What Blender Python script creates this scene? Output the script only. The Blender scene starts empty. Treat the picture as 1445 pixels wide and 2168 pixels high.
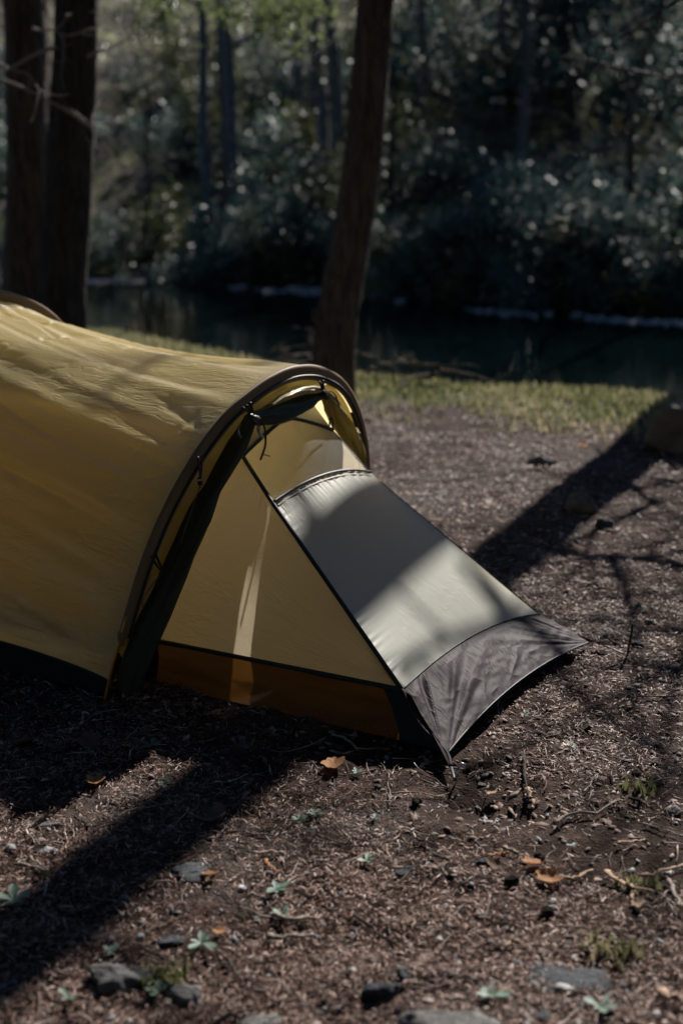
import bpy, math, random
import numpy as np
from mathutils import Vector, Matrix

R = math.radians
scene = bpy.context.scene
rng = np.random.default_rng(7)
random.seed(7)

# ------------------------------------------------------------------ camera
CAM_H, PITCH, LENS = 1.5, R(14.6), 50.0
cam_d = bpy.data.cameras.new('camera')
cam = bpy.data.objects.new('camera', cam_d)
scene.collection.objects.link(cam)
cam.location = (0, 0, CAM_H)
cam.rotation_euler = (math.pi / 2 - PITCH, 0, 0)
cam_d.sensor_fit = 'VERTICAL'
cam_d.sensor_height = 36.0
cam_d.sensor_width = 24.0
cam_d.lens = LENS
cam_d.clip_start = 0.05
cam_d.clip_end = 1000
cam_d.dof.use_dof = True
cam_d.dof.focus_distance = 3.72
cam_d.dof.aperture_fstop = 2.0
cam_d.dof.aperture_blades = 0
scene.camera = cam

# ------------------------------------------------------------------ sky, sun, exposure
SUN_AZ, SUN_EL = R(24), R(37)
world = bpy.data.worlds.new('World')
scene.world = world
world.use_nodes = True
wt = world.node_tree
wt.nodes.clear()
wo = wt.nodes.new('ShaderNodeOutputWorld')
wb = wt.nodes.new('ShaderNodeBackground')
ws = wt.nodes.new('ShaderNodeTexSky')
ws.sky_type = 'NISHITA'
ws.sun_disc = False
ws.ozone_density = 9.0
ws.dust_density = 0.3
ws.sun_elevation = SUN_EL
ws.sun_rotation = SUN_AZ
wb.inputs['Strength'].default_value = 0.05
wt.links.new(ws.outputs[0], wb.inputs[0])
wt.links.new(wb.outputs[0], wo.inputs[0])
sun_d = bpy.data.lights.new('sun', 'SUN')
sun_d.energy = 5.0
sun_d.angle = R(0.5)
sun_d.color = (1.0, 0.95, 0.88)
sun = bpy.data.objects.new('sun', sun_d)
scene.collection.objects.link(sun)
SUN = Vector((math.sin(SUN_AZ) * math.cos(SUN_EL), math.cos(SUN_AZ) * math.cos(SUN_EL), math.sin(SUN_EL)))
sun.rotation_euler = (-SUN).to_track_quat('-Z', 'Y').to_euler()
sun.location = (0, 0, 30)

scene.view_settings.view_transform = 'Standard'
scene.view_settings.look = 'None'
scene.view_settings.gamma = 1
scene.view_settings.use_curve_mapping = False
scene.view_settings.exposure = 0.95
scene.cycles.use_denoising = True
scene.cycles.max_bounces = 8
scene.cycles.transparent_max_bounces = 10
scene.cycles.sample_clamp_indirect = 3.0

# ------------------------------------------------------------------ helpers
f_px = LENS / 36 * 2168


def ray(u, v):
    a, b = (u - 722.5) / f_px, (1084 - v) / f_px
    return np.array([a, math.cos(PITCH) + b * math.sin(PITCH), -math.sin(PITCH) + b * math.cos(PITCH)])


def at(u, v, z=0.0):
    """ground point (height z) seen at photo pixel u, v"""
    r = ray(u, v)
    return np.array([0, 0, CAM_H]) + r * ((z - CAM_H) / r[2])


def aty(u, v, Y):
    r = ray(u, v)
    return np.array([0, 0, CAM_H]) + r * (Y / r[1])


def hsh(ix, iy, s):
    n = (ix.astype(np.int64) * 374761393 + iy.astype(np.int64) * 668265263 + s * 1442695041) & 0xffffffff
    n = ((n ^ (n >> 13)) * 1274126177) & 0xffffffff
    n = n ^ (n >> 16)
    return (n & 0xffff) / 65535.0


def vn(x, y, s=0):
    x = np.asarray(x, float); y = np.asarray(y, float)
    ix, iy = np.floor(x), np.floor(y)
    fx, fy = x - ix, y - iy
    fx = fx * fx * (3 - 2 * fx); fy = fy * fy * (3 - 2 * fy)
    a, b = hsh(ix, iy, s), hsh(ix + 1, iy, s)
    c, d = hsh(ix, iy + 1, s), hsh(ix + 1, iy + 1, s)
    return (a * (1 - fx) + b * fx) * (1 - fy) + (c * (1 - fx) + d * fx) * fy - 0.5


def fbm(x, y, s=0, o=4):
    t, a = 0, 1.0
    for k in range(o):
        t = t + a * vn(np.asarray(x) * 2 ** k + 17.3 * k, np.asarray(y) * 2 ** k - 9.1 * k, s + k)
        a *= 0.5
    return t


def link(o, parent=None):
    scene.collection.objects.link(o)
    if parent is not None:
        o.parent = parent
    return o


def mesh_data(name, verts, faces, mat=None, smooth=True, uv=None, tint=None):
    me = bpy.data.meshes.new(name)
    if isinstance(faces, np.ndarray):
        nv = len(verts); nf, k = faces.shape
        me.vertices.add(nv)
        me.vertices.foreach_set('co', np.asarray(verts, np.float32).ravel())
        me.loops.add(nf * k)
        me.loops.foreach_set('vertex_index', faces.astype(np.int32).ravel())
        me.polygons.add(nf)
        me.polygons.foreach_set('loop_start', np.arange(0, nf * k, k, dtype=np.int32))
        me.polygons.foreach_set('loop_total', np.full(nf, k, np.int32))
        me.update(calc_edges=True)
    else:
        me.from_pydata([tuple(v) for v in verts], [], [tuple(f) for f in faces])
    if smooth:
        me.polygons.foreach_set('use_smooth', np.ones(len(me.polygons), bool))
    if uv is not None:
        ul = me.uv_layers.new(name='UVMap')
        li = np.empty(len(me.loops), np.int32)
        me.loops.foreach_get('vertex_index', li)
        ul.data.foreach_set('uv', np.asarray(uv, np.float32)[li].ravel())
    if tint is not None:
        at_ = me.attributes.new('tint', 'FLOAT', 'POINT')
        at_.data.foreach_set('value', np.asarray(tint, np.float32))
    if mat:
        me.materials.append(mat)
    me.update()
    return me


def obj(name, me, parent=None, loc=None, label=None, cat=None, group=None, kind=None, rot=None, scale=None):
    o = bpy.data.objects.new(name, me)
    link(o, parent)
    if loc is not None: o.location = [float(c) for c in loc]
    if rot is not None: o.rotation_euler = rot
    if scale is not None: o.scale = (scale,) * 3 if isinstance(scale, (int, float)) else scale
    if label: o['label'] = label
    if cat: o['category'] = cat
    if group: o['group'] = group
    if kind: o['kind'] = kind
    return o


def grid_faces(n, m):
    i, j = np.meshgrid(np.arange(n - 1), np.arange(m - 1), indexing='ij')
    a = (i * m + j).ravel()
    return np.stack([a, a + m, a + m + 1, a + 1], -1)


def tube_arrays(path, rad, seg=8, flat=1.0, fold=None, cap=True, up=(0, 0, 1)):
    P = np.asarray(path, float); n = len(P)
    rad = np.broadcast_to(np.asarray(rad, float), (n,))
    T = np.gradient(P, axis=0); T /= np.linalg.norm(T, axis=1)[:, None] + 1e-9
    u = np.array(up, float)
    if abs(T[0] @ u) > 0.9: u = np.array([1.0, 0.1, 0])
    V, N = [], None
    for k in range(n):
        if N is None: N = np.cross(T[k], u)
        N = N - (N @ T[k]) * T[k]; N /= np.linalg.norm(N) + 1e-9
        B = np.cross(T[k], N)
        a = np.linspace(0, 2 * np.pi, seg, endpoint=False)
        r = rad[k] * (1 + (fold(k / (n - 1), a) if fold else 0))
        V.append(P[k] + np.outer(np.cos(a) * r, N) + np.outer(np.sin(a) * r * flat, B))
    V = np.concatenate(V)
    F = []
    for k in range(n - 1):
        for q in range(seg):
            F.append((k * seg + q, k * seg + (q + 1) % seg, (k + 1) * seg + (q + 1) % seg, (k + 1) * seg + q))
    if cap:
        F.append(tuple(range(seg))[::-1]); F.append(tuple((n - 1) * seg + q for q in range(seg)))
    return V, F


def tube(name, path, rad, mat, parent=None, seg=8, **kw):
    ob = {k: kw.pop(k) for k in ('label', 'cat', 'group', 'kind', 'loc') if k in kw}
    V, F = tube_arrays(path, rad, seg, **kw)
    return obj(name, mesh_data(name, V, F, mat), parent, **ob)


def smooth_path(pts, n=24):
    P = np.asarray(pts, float)
    d = np.r_[0, np.cumsum(np.linalg.norm(np.diff(P, axis=0), axis=1))]
    t = np.linspace(0, d[-1], n)
    m = np.gradient(P, d, axis=0) if len(P) > 2 else np.repeat([(P[-1] - P[0]) / d[-1]], len(P), 0)
    out = []
    for q in t:
        i = min(np.searchsorted(d, q, 'right') - 1, len(P) - 2)
        h = d[i + 1] - d[i]; s = (q - d[i]) / h
        out.append((2*s**3-3*s**2+1)*P[i] + (s**3-2*s**2+s)*h*m[i] + (-2*s**3+3*s**2)*P[i+1] + (s**3-s**2)*h*m[i+1])
    return np.array(out)


# ------------------------------------------------------------------ materials
def new_mat(name):
    m = bpy.data.materials.new(name)
    m.use_nodes = True
    nt = m.node_tree
    nt.nodes.clear()
    return m, nt, nt.nodes.new('ShaderNodeOutputMaterial')


class N:
    """tiny node helper"""
    def __init__(s, nt): s.nt = nt
    def n(s, t, **kw):
        x = s.nt.nodes.new('ShaderNode' + t)
        ins = kw.pop('ins', {})
        for k, v in kw.items(): setattr(x, k, v)
        for k, v in ins.items():
            if hasattr(v, 'is_output') or isinstance(v, bpy.types.NodeSocket): s.nt.links.new(v, x.inputs[k])
            else: x.inputs[k].default_value = v
        return x
    def noise(s, vec, scale, detail=4, rough=.5, **kw):
        return s.n('TexNoise', ins={'Vector': vec, 'Scale': scale, 'Detail': detail, 'Roughness': rough}, **kw).outputs['Fac']
    def ramp(s, fac, stops):
        r = s.n('ValToRGB', ins={'Fac': fac})
        e = r.color_ramp.elements
        while len(e) < len(stops): e.new(0.5)
        for el, (p, c) in zip(e, stops):
            el.position = p; el.color = (*c, 1) if len(c) == 3 else c
        return r.outputs[0]
    def math(s, op, a, b=0.0, c=0.0):
        return s.n('Math', operation=op, ins={0: a, 1: b, 2: c}).outputs[0]
    def mix(s, fac, a, b, blend='MIX'):
        x = s.n('Mix', data_type='RGBA', blend_type=blend)
        for k, v in ((0, fac), (6, a), (7, b)):
            if isinstance(v, bpy.types.NodeSocket): s.nt.links.new(v, x.inputs[k])
            else: x.inputs[k].default_value = (*v, 1) if isinstance(v, tuple) and len(v) == 3 else v
        return x.outputs[2]
    def map(s, vec, scale=(1, 1, 1), rot=(0, 0, 0)):
        return s.n('Mapping', ins={'Vector': vec, 'Scale': scale, 'Rotation': rot}).outputs[0]
    def bump(s, h, strength=.5, dist=.01, normal=None):
        ins = {'Height': h, 'Strength': strength, 'Distance': dist}
        if normal is not None: ins['Normal'] = normal
        return s.n('Bump', ins=ins).outputs[0]


def plain(name, col, rough=.8, spec=.3, metal=0.0, vary=.25, scale=40, bump=.0, bscale=120, transl=0.0):
    m, nt, out = new_mat(name); k = N(nt)
    tc = k.n('TexCoord').outputs['Object']
    nz = k.noise(tc, scale, 5, .6)
    c = k.ramp(nz, [(.25, tuple(x * (1 - vary) for x in col)), (.75, tuple(min(1, x * (1 + vary)) for x in col))])
    ins = {'Base Color': c, 'Roughness': rough, 'Specular IOR Level': spec, 'Metallic': metal}
    if bump: ins['Normal'] = k.bump(k.noise(tc, bscale, 6, .65), bump, .01)
    b = k.n('BsdfPrincipled', ins=ins)
    sh = b.outputs[0]
    if transl:
        t = k.n('BsdfTranslucent', ins={'Color': c})
        sh = k.n('MixShader', ins={0: transl, 1: sh, 2: t.outputs[0]}).outputs[0]
    nt.links.new(sh, out.inputs[0])
    return m


def fabric(name, col, tcol, transl=.45, rough=.42, spec=.5, crease=0.5, rip=240, sheen_rough=.3, wrinkle_scale=1.0, weave=0.12, coat=.35):
    """thin coated nylon: diffuse + translucent + coat, fine creases as bump on UV metres"""
    m, nt, out = new_mat(name); k = N(nt)
    uv = k.n('TexCoord').outputs['UV']
    # long soft folds
    a = k.noise(k.map(uv, (2.2 * wrinkle_scale, 11 * wrinkle_scale, 1)), 1.6, 3, .55, noise_dimensions='2D')
    # sharp short crinkles: ridged noise, gated by patches
    dist = k.n('TexNoise', ins={'Vector': uv, 'Scale': 9.0, 'Detail': 2.0}, noise_dimensions='2D').outputs['Color']
    wuv = k.mix(.03, uv, dist, 'ADD')
    def thin(sc, rot, kk, seed):
        q = k.noise(k.map(wuv, sc, (0, 0, rot)), 1.0, 2, .55, noise_dimensions='2D')
        q = k.math('SUBTRACT', 1.0, k.math('MULTIPLY', k.math('ABSOLUTE', k.math('SUBTRACT', q, .5)), kk))
        g = k.n('MapRange', ins={'Value': k.noise(k.map(uv, (3 + seed, 4, 1), (0, 0, seed)), 1.3, 2, .5, noise_dimensions='2D'), 'From Min': .42, 'From Max': .62}).outputs[0]
        return k.math('MULTIPLY', k.math('MAXIMUM', q, 0.0), g)
    h = k.math('ADD', thin((5, 24, 1), .22, 16.0, .3), k.math('ADD', thin((6, 20, 1), -.35, 16.0, 1.1), k.math('MULTIPLY', thin((12, 22, 1), .8, 12.0, 2.0), .6)))
    h = k.math('ADD', k.math('MULTIPLY', h, .35 * crease), k.math('MULTIPLY', a, .9 * crease))
    nb = k.bump(h, .55, .006)
    w = k.math('ADD', k.noise(uv, 900, 1, .5, noise_dimensions='2D'), k.n('TexWave', ins={'Vector': uv, 'Scale': rip / 6.28, 'Distortion': 0.0}).outputs['Fac'])
    nb = k.bump(w, weave, .0006, nb)
    soil = k.noise(uv, 5, 6, .65, noise_dimensions='2D')
    c = k.mix(k.math('MULTIPLY', soil, .35), col, tuple(x * .72 for x in col))
    b = k.n('BsdfPrincipled', ins={'Base Color': c, 'Roughness': rough, 'Specular IOR Level': spec, 'Normal': nb,
                                   'Coat Weight': coat, 'Coat Roughness': sheen_rough, 'Coat Normal': nb})
    t = k.n('BsdfTranslucent', ins={'Color': (*tcol, 1), 'Normal': nb})
    mx = k.n('MixShader', ins={0: transl, 1: b.outputs[0], 2: t.outputs[0]})
    nt.links.new(mx.outputs[0], out.inputs[0])
    return m


def tint_mat(name, stops, rough=.7, spec=.3, transl=0.0, bump=0.0, wet=None):
    m, nt, out = new_mat(name); k = N(nt)
    a = k.n('Attribute', attribute_name='tint').outputs['Fac']
    tc = k.n('TexCoord').outputs['Object']
    nz = k.noise(tc, 60, 3, .6)
    c = k.ramp(a, stops)
    c = k.mix(.5, c, k.ramp(nz, [(.3, (.45, .45, .45)), (.7, (1, 1, 1))]), 'MULTIPLY')
    ins = {'Base Color': c, 'Roughness': rough, 'Specular IOR Level': spec}
    if bump: ins['Normal'] = k.bump(nz, bump, .005)
    sh = k.n('BsdfPrincipled', ins=ins).outputs[0]
    if transl:
        t = k.n('BsdfTranslucent', ins={'Color': c})
        sh = k.n('MixShader', ins={0: transl, 1: sh, 2: t.outputs[0]}).outputs[0]
    nt.links.new(sh, out.inputs[0])
    return m


def ground_material():
    m, nt, out = new_mat('soil'); k = N(nt)
    geo = k.n('NewGeometry').outputs['Position']
    big = k.noise(geo, 1.3, 5, .6); mid = k.noise(geo, 9, 6, .7); fine = k.noise(geo, 70, 6, .75)
    c = k.ramp(mid, [(.3, (.014, .008, .006)), (.5, (.046, .026, .019)), (.72, (.12, .080, .064))])
    c = k.mix(k.n('MapRange', ins={'Value': big, 'From Min': .5, 'From Max': .68}).outputs[0], c, (.085, .075, .068))
    c = k.mix(.6, c, k.ramp(fine, [(.3, (.35, .32, .30)), (.65, (1, 1, 1))]), 'MULTIPLY')
    # grassy soil near the bank and leaf litter on the far slope, by the attribute painted on the sheet
    g = k.n('Attribute', attribute_name='tint').outputs['Fac']
    grass = k.ramp(mid, [(.3, (.035, .045, .015)), (.7, (.10, .12, .04))])
    far = k.ramp(k.noise(geo, 2.2, 6, .7), [(.35, (.012, .011, .009)), (.5, (.06, .048, .035)), (.72, (.24, .20, .16))])
    far = k.mix(k.n('MapRange', ins={'Value': k.noise(geo, .6, 4, .6), 'From Min': .5, 'From Max': .62}).outputs[0], far, (.14, .15, .05))
    c = k.mix(k.n('MapRange', ins={'Value': g, 'From Min': .1, 'From Max': .5}).outputs[0], c, grass)
    c = k.mix(k.n('MapRange', ins={'Value': g, 'From Min': .6, 'From Max': .95}).outputs[0], c, far)
    v = k.n('TexVoronoi', ins={'Vector': geo, 'Scale': 160.0}).outputs['Distance']
    h = k.math('ADD', k.math('MULTIPLY', fine, 1.0), k.math('ADD', k.math('MULTIPLY', mid, 2.0), k.math('MULTIPLY', v, .5)))
    b = k.n('BsdfPrincipled', ins={'Base Color': c, 'Roughness': .95, 'Specular IOR Level': .12, 'Normal': k.bump(h, .9, .012)})
    nt.links.new(b.outputs[0], out.inputs[0])
    return m


def water_material():
    m, nt, out = new_mat('river_water'); k = N(nt)
    geo = k.n('NewGeometry').outputs['Position']
    w = k.noise(k.map(geo, (1, 2.2, 1)), 1.6, 3, .5)
    w2 = k.noise(k.map(geo, (2.5, 7, 1)), 2.5, 3, .6)
    nb = k.bump(k.math('ADD', w, k.math('MULTIPLY', w2, .35)), .10, .04)
    b = k.n('BsdfPrincipled', ins={'Base Color': (.001, .0035, .004, 1), 'Roughness': .02, 'IOR': 1.33, 'Normal': nb})
    nt.links.new(b.outputs[0], out.inputs[0])
    return m


def bark_material(name, c0, c1, moss=.3):
    m, nt, out = new_mat(name); k = N(nt)
    tc = k.n('TexCoord').outputs['Object']
    st = k.map(tc, (14, 14, 2.2))
    a = k.noise(st, 2.2, 6, .7)
    v = k.n('TexVoronoi', feature='DISTANCE_TO_EDGE', ins={'Vector': k.map(tc, (22, 22, 5)), 'Scale': 1.3}).outputs['Distance']
    c = k.ramp(a, [(.3, c0), (.7, c1)])
    ms = k.n('MapRange', ins={'Value': k.noise(tc, 3, 4, .6), 'From Min': .52, 'From Max': .7, 'To Max': moss}).outputs[0]
    c = k.mix(ms, c, (.045, .05, .02))
    h = k.math('ADD', a, k.math('MULTIPLY', v, 2.0))
    b = k.n('BsdfPrincipled', ins={'Base Color': c, 'Roughness': .9, 'Specular IOR Level': .2, 'Normal': k.bump(h, 1.0, .05)})
    nt.links.new(b.outputs[0], out.inputs[0])
    return m


def mesh_fabric(name, col, hole, count, trans_col=None, transl=.3):
    """fine netting: square grid of threads, holes see-through"""
    m, nt, out = new_mat(name); k = N(nt)
    uv = k.n('TexCoord').outputs['UV']
    s = k.n('SeparateXYZ', ins={0: uv})
    fx = k.math('FRACT', k.math('MULTIPLY', s.outputs[0], count))
    fy = k.math('FRACT', k.math('MULTIPLY', s.outputs[1], count))
    hx = k.math('GREATER_THAN', fx, 1 - hole); hy = k.math('GREATER_THAN', fy, 1 - hole)
    gap = k.math('MULTIPLY', hx, hy)
    b = k.n('BsdfPrincipled', ins={'Base Color': (*col, 1), 'Roughness': .8, 'Specular IOR Level': .1})
    t = k.n('BsdfTranslucent', ins={'Color': (*(trans_col or col), 1)})
    th = k.n('MixShader', ins={0: transl, 1: b.outputs[0], 2: t.outputs[0]})
    mx = k.n('MixShader', ins={0: gap, 1: th.outputs[0], 2: k.n('BsdfTransparent').outputs[0]})
    nt.links.new(mx.outputs[0], out.inputs[0])
    return m


M = dict(
    soil=ground_material(), water=water_material(),
    fly=fabric('mustard_nylon', (.52, .41, .15), (.81, .67, .34), transl=.56, rough=.50, crease=.75, coat=.7, sheen_rough=.27, spec=1.0, rip=0.0),
    door=fabric('shade_dark_door_nylon', (.052, .056, .036), (.06, .055, .02), transl=.10, rough=.6, crease=1.0, coat=.0, spec=.2),  # rolled fly nylon with its shade put into the base colour
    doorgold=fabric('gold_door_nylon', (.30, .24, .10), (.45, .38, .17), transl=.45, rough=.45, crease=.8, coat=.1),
    inner=fabric('grey_green_nylon', (.35, .35, .28), (.50, .42, .24), transl=.35, rough=.55, crease=.22, weave=.12, coat=.08, rip=0.0),
    side=fabric('beige_inner_nylon', (.34, .28, .19), (.78, .67, .48), transl=.70, rough=.6, crease=.45, coat=.1, spec=.3),
    apron=fabric('dark_brown_nylon', (.034, .024, .026), (.05, .035, .03), transl=.05, rough=.60, crease=.6, coat=.0, spec=.06, rip=0.0),
    black=plain('black_fabric', (.010, .011, .012), .7, .3),
    tape=plain('black_webbing', (.012, .014, .016), .55, .4),
    sleeve=fabric('brown_sleeve_nylon', (.24, .165, .09), (.3, .2, .09), transl=.25, rough=.6, crease=.15, coat=.05, spec=.25),
    pole=plain('orange_anodised_pole', (.42, .16, .025), .35, .6, .5, .1),
    net=mesh_fabric('grey_window_netting', (.060, .064, .062), .56, 420, (.12, .12, .10), .2),
    amber=mesh_fabric('amber_netting', (.085, .04, .012), .30, 180, (.15, .065, .013), .40),
    cord=plain('grey_cord', (.10, .10, .11), .6, .4, vary=.5, scale=400),
    strap=plain('brown_strap', (.075, .05, .042), .6, .3),
    white=plain('pale_elastic', (.45, .45, .45), .6, .3),
    zip=plain('navy_zip_tape', (.03, .035, .055), .5, .5),
    ziptape=plain('pinkish_seam_tape', (.28, .22, .19), .6, .4),
    metal=plain('steel', (.45, .45, .47), .3, .5, 1.0, .1),
    stone=plain('grey_stone', (.125, .12, .115), .9, .2, 0, .65, 45, 1.0, 90),
    slate=plain('blue_grey_slate', (.042, .047, .054), .8, .3, 0, .6, 55, 1.0, 110),
    boulder=plain('brown_boulder', (.14, .125, .11), .95, .15, 0, .45, 9, .9, 24),
    palestone=plain('pale_stone', (.27, .265, .26), .8, .3, 0, .3, 14, .5, 40),
    bark=bark_material('bark', (.040, .032, .026), (.20, .155, .12)),
    barkgrey=bark_material('grey_bark', (.08, .08, .08), (.24, .23, .23), .15),
    barkdark=bark_material('dark_bark', (.022, .019, .016), (.10, .085, .070), .3),
    twig=plain('weathered_twig', (.26, .215, .18), .85, .2, 0, .4, 60, .5, 200),
    darktwig=plain('dark_twig', (.055, .042, .035), .9, .2, 0, .4, 60, .5, 200),
    wood=plain('pale_split_wood', (.33, .22, .15), .8, .25, 0, .3, 60, .4, 200),
    deadleaf=plain('dry_leaf', (.36, .17, .07), .7, .3, 0, .35, 50, .4, 150, transl=.35),
    darkleaf=plain('old_leaf', (.12, .07, .045), .8, .3, 0, .35, 50, .4, 150, transl=.2),
    herb=plain('seedling_leaf', (.10, .17, .12), .5, .4, 0, .25, 60, .2, 200, transl=.3),
    clod=plain('dark_clod', (.022, .016, .013), .95, .1, 0, .4, 60, .9, 90),
    needles=tint_mat('needle_litter', [(0, (.05, .028, .021)), (.5, (.20, .100, .070)), (.82, (.40, .235, .170)), (1, (.84, .62, .52))], .55, .30),
    chips=tint_mat('bark_chips', [(0, (.05, .034, .027)), (.45, (.17, .115, .092)), (.78, (.38, .29, .25)), (1, (.78, .68, .62))], .7, .2),
    pebbles=tint_mat('pebbles', [(0, (.05, .053, .06)), (.6, (.18, .19, .205)), (1, (.55, .55, .57))], .7, .35),
    grass=tint_mat('grass_blades', [(0, (.06, .07, .03)), (.4, (.19, .20, .085)), (.7, (.36, .33, .18)), (1, (.66, .52, .36))], .6, .3, .3),
    evergreen=tint_mat('leathery_leaves', [(0, (.018, .05, .046)), (.55, (.055, .100, .088)), (1, (.17, .19, .13))], .48, .7, .40),
    fragments=tint_mat('leaf_fragments', [(0, (.05, .03, .022)), (.4, (.14, .075, .052)), (.7, (.27, .17, .125)), (1, (.62, .50, .43))], .65, .2, .1),
    undergrowth=tint_mat('undergrowth_leaves', [(0, (.02, .03, .022)), (.4, (.06, .075, .045)), (.6, (.17, .18, .08)), (.85, (.26, .19, .12)), (1, (.42, .34, .25))], .42, .7, .35),
    olive=tint_mat('olive_leaves', [(0, (.03, .04, .015)), (.6, (.09, .10, .035)), (1, (.24, .21, .08))], .5, .4, .35),
    spring=tint_mat('spring_leaves', [(0, (.07, .10, .04)), (1, (.18, .22, .08))], .6, .3, .5),
    drystem=plain('dry_stems', (.24, .16, .12), .8, .2, 0, .4, 20),
)

# ------------------------------------------------------------------ terrain and river
YE = (np.array([-60, -6, -1.91, -.95, -.39, .83, 2.03, 2.35, 2.9, 6, 60]), np.array([45, 15, 11.5, 10.3, 9.5, 8.97, 8.37, 8.6, 10.4, 11.0, 8]))
YF = (np.array([-80, -20, -6.4, -3.8, -.35, 2.7, 5, 15, 80]), np.array([62, 32, 27.4, 27.0, 25.1, 22.2, 21.2, 18, 8]))
WATER_Z = -1.0


def sstep(t):
    t = np.clip(t, 0, 1)
    return t * t * (3 - 2 * t)


def ground_z(x, y):
    x = np.asarray(x, float); y = np.asarray(y, float)
    ye = np.interp(x, *YE) + .35 * vn(x * 1.3, x * 0, 5)
    yf = np.interp(x, *YF) + .8 * vn(x * .6, x * 0, 6)
    near = .020 * fbm(x * 1.1, y * 1.1, 3, 3) + .016 * vn(x * 6, y * 6, 4) + .012 * vn(x * 17, y * 17, 8) + .006 * vn(x * 41, y * 41, 9)
    for (px_, py_, dp, sg) in ((.33, 3.08, .030, .05), (.42, 3.02, .022, .035), (.10, 2.45, .018, .05), (1.05, 3.95, .02, .06), (-.25, 3.25, .012, .05), (.62, 2.75, .016, .04), (.2, 2.75, -.012, .06), (-.55, 2.75, -.014, .09)):
        near = near - dp * np.exp(-((x - px_) ** 2 + (y - py_) ** 2) / (2 * sg * sg)) * (1 + vn(x * 30, y * 30, 14))
    z = near - 1.5 * sstep((y - ye) / 1.3)
    d = y - yf
    hill = 1.5 * sstep((d + .9) / 3.8)
    up = np.clip(d - 4.5, 0, None) + .08 * np.clip(d, 0, 4.5)
    hill = hill + 13 * (1 - np.exp(-up / 34.0)) * (1 + .18 * fbm(x * .12, y * .12, 21, 3)) + .6 * fbm(x * .5, y * .5, 31, 3) * sstep(d / 3)
    return z + hill


def build_ground():
    # a warped grid: fine around the tent, coarse far off
    def axis(knots):
        out = []
        for (a, b, n) in knots: out.append(np.linspace(a, b, n, endpoint=False))
        return np.concatenate(out + [[knots[-1][1]]])
    ys = axis([(-40, 0, 12), (0, 1.8, 20), (1.8, 5.5, 260), (5.5, 9.5, 120), (9.5, 14, 50), (14, 34, 110), (34, 60, 50), (60, 400, 25)])
    xs = axis([(-300, -40, 15), (-40, -12, 40), (-12, -2.2, 50), (-2.2, 2.4, 300), (2.4, 12, 50), (12, 40, 40), (40, 300, 15)])
    X, Y = np.meshgrid(xs, ys, indexing='ij')
    Z = ground_z(X, Y)
    ye = np.interp(X, *YE); yf = np.interp(X, *YF)
    g = .55 * sstep((Y - (ye - 1.15 - .5 * vn(X * 1.7, Y * 1.7, 12))) / .5)
    g = np.where(Y > (ye + yf) / 2, 1.0, g)
    V = np.stack([X, Y, Z], -1).reshape(-1, 3)
    me = mesh_data('ground', V, grid_faces(len(xs), len(ys)), M['soil'], True, tint=g.ravel())
    obj('ground', me, kind='structure', label='brown forest floor of needles and soil with river banks')


build_ground()
xs = np.linspace(-60, 60, 61); ys = np.linspace(-10, 70, 41)
X, Y = np.meshgrid(xs, ys, indexing='ij')
V = np.stack([X, Y, X * 0 + WATER_Z], -1).reshape(-1, 3)
obj('water', mesh_data('water', V, grid_faces(61, 41), M['water']), kind='structure', label='dark still river water mirroring the far bank')


# ------------------------------------------------------------------ tent
TH = R(58.9)
HW = .705
A = np.array([-.654, 3.644])
TENT = bpy.data.objects.new('tent', None)
link(TENT)
TENT.location = (A[0] + HW * math.cos(TH), A[1] + HW * math.sin(TH), 0)
TENT.rotation_euler = (0, 0, TH - math.pi / 2)
TENT['label'] = 'mustard yellow tunnel tent with grey front panel pitched on the forest floor'
TENT['category'] = 'tent'
AX = np.array([math.sin(TH), -math.cos(TH), 0]); PP = np.array([math.cos(TH), math.sin(TH), 0])
CN = np.array(TENT.location)


def loc(q):
    d = np.asarray(q) - CN
    return np.array([d @ AX, d @ PP, d[2]])


LEAN = .2
HN = AX - LEAN * np.array([0, 0, 1.0])


def hp(u, v, off=0.0):
    """tent-local point of the front hoop's leaning plane (moved forward by off) seen at photo pixel u, v"""
    r = ray(u, v); C0 = np.array([0, 0, CAM_H])
    return loc(C0 + r * (((CN + AX * off - C0) @ HN) / (r @ HN)))


def lx(u, v, z):
    return loc(at(u, v, z))


# front hoop profile: half width and height pairs, foot to apex
PROF = np.array([(.705, 0), (.692, .10), (.667, .205), (.640, .31), (.604, .42), (.530, .56), (.455, .655), (.385, .722), (.31, .775), (.2, .822), (.1, .848), (0, .857)])


def hoop_pts(n=120, w=1.0, h=1.0, lean=LEAN, x0=0.0, shrink=0.0):
    full = np.r_[np.c_[-PROF[:, 0], PROF[:, 1]], np.c_[PROF[-2::-1, 0], PROF[-2::-1, 1]]]
    s = smooth_path(np.c_[full, full[:, 0] * 0], n)[:, :2]
    y, z = s[:, 0] * w, s[:, 1] * h
    if shrink:
        t = np.gradient(np.c_[y, z], axis=0); t /= np.linalg.norm(t, axis=1)[:, None]
        y = y + t[:, 1] * shrink; z = z - t[:, 0] * shrink
    return np.c_[x0 + lean * z, y, z]


H2X, H2W, H2H = -1.12, 1.10, 0.985 / .857


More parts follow.
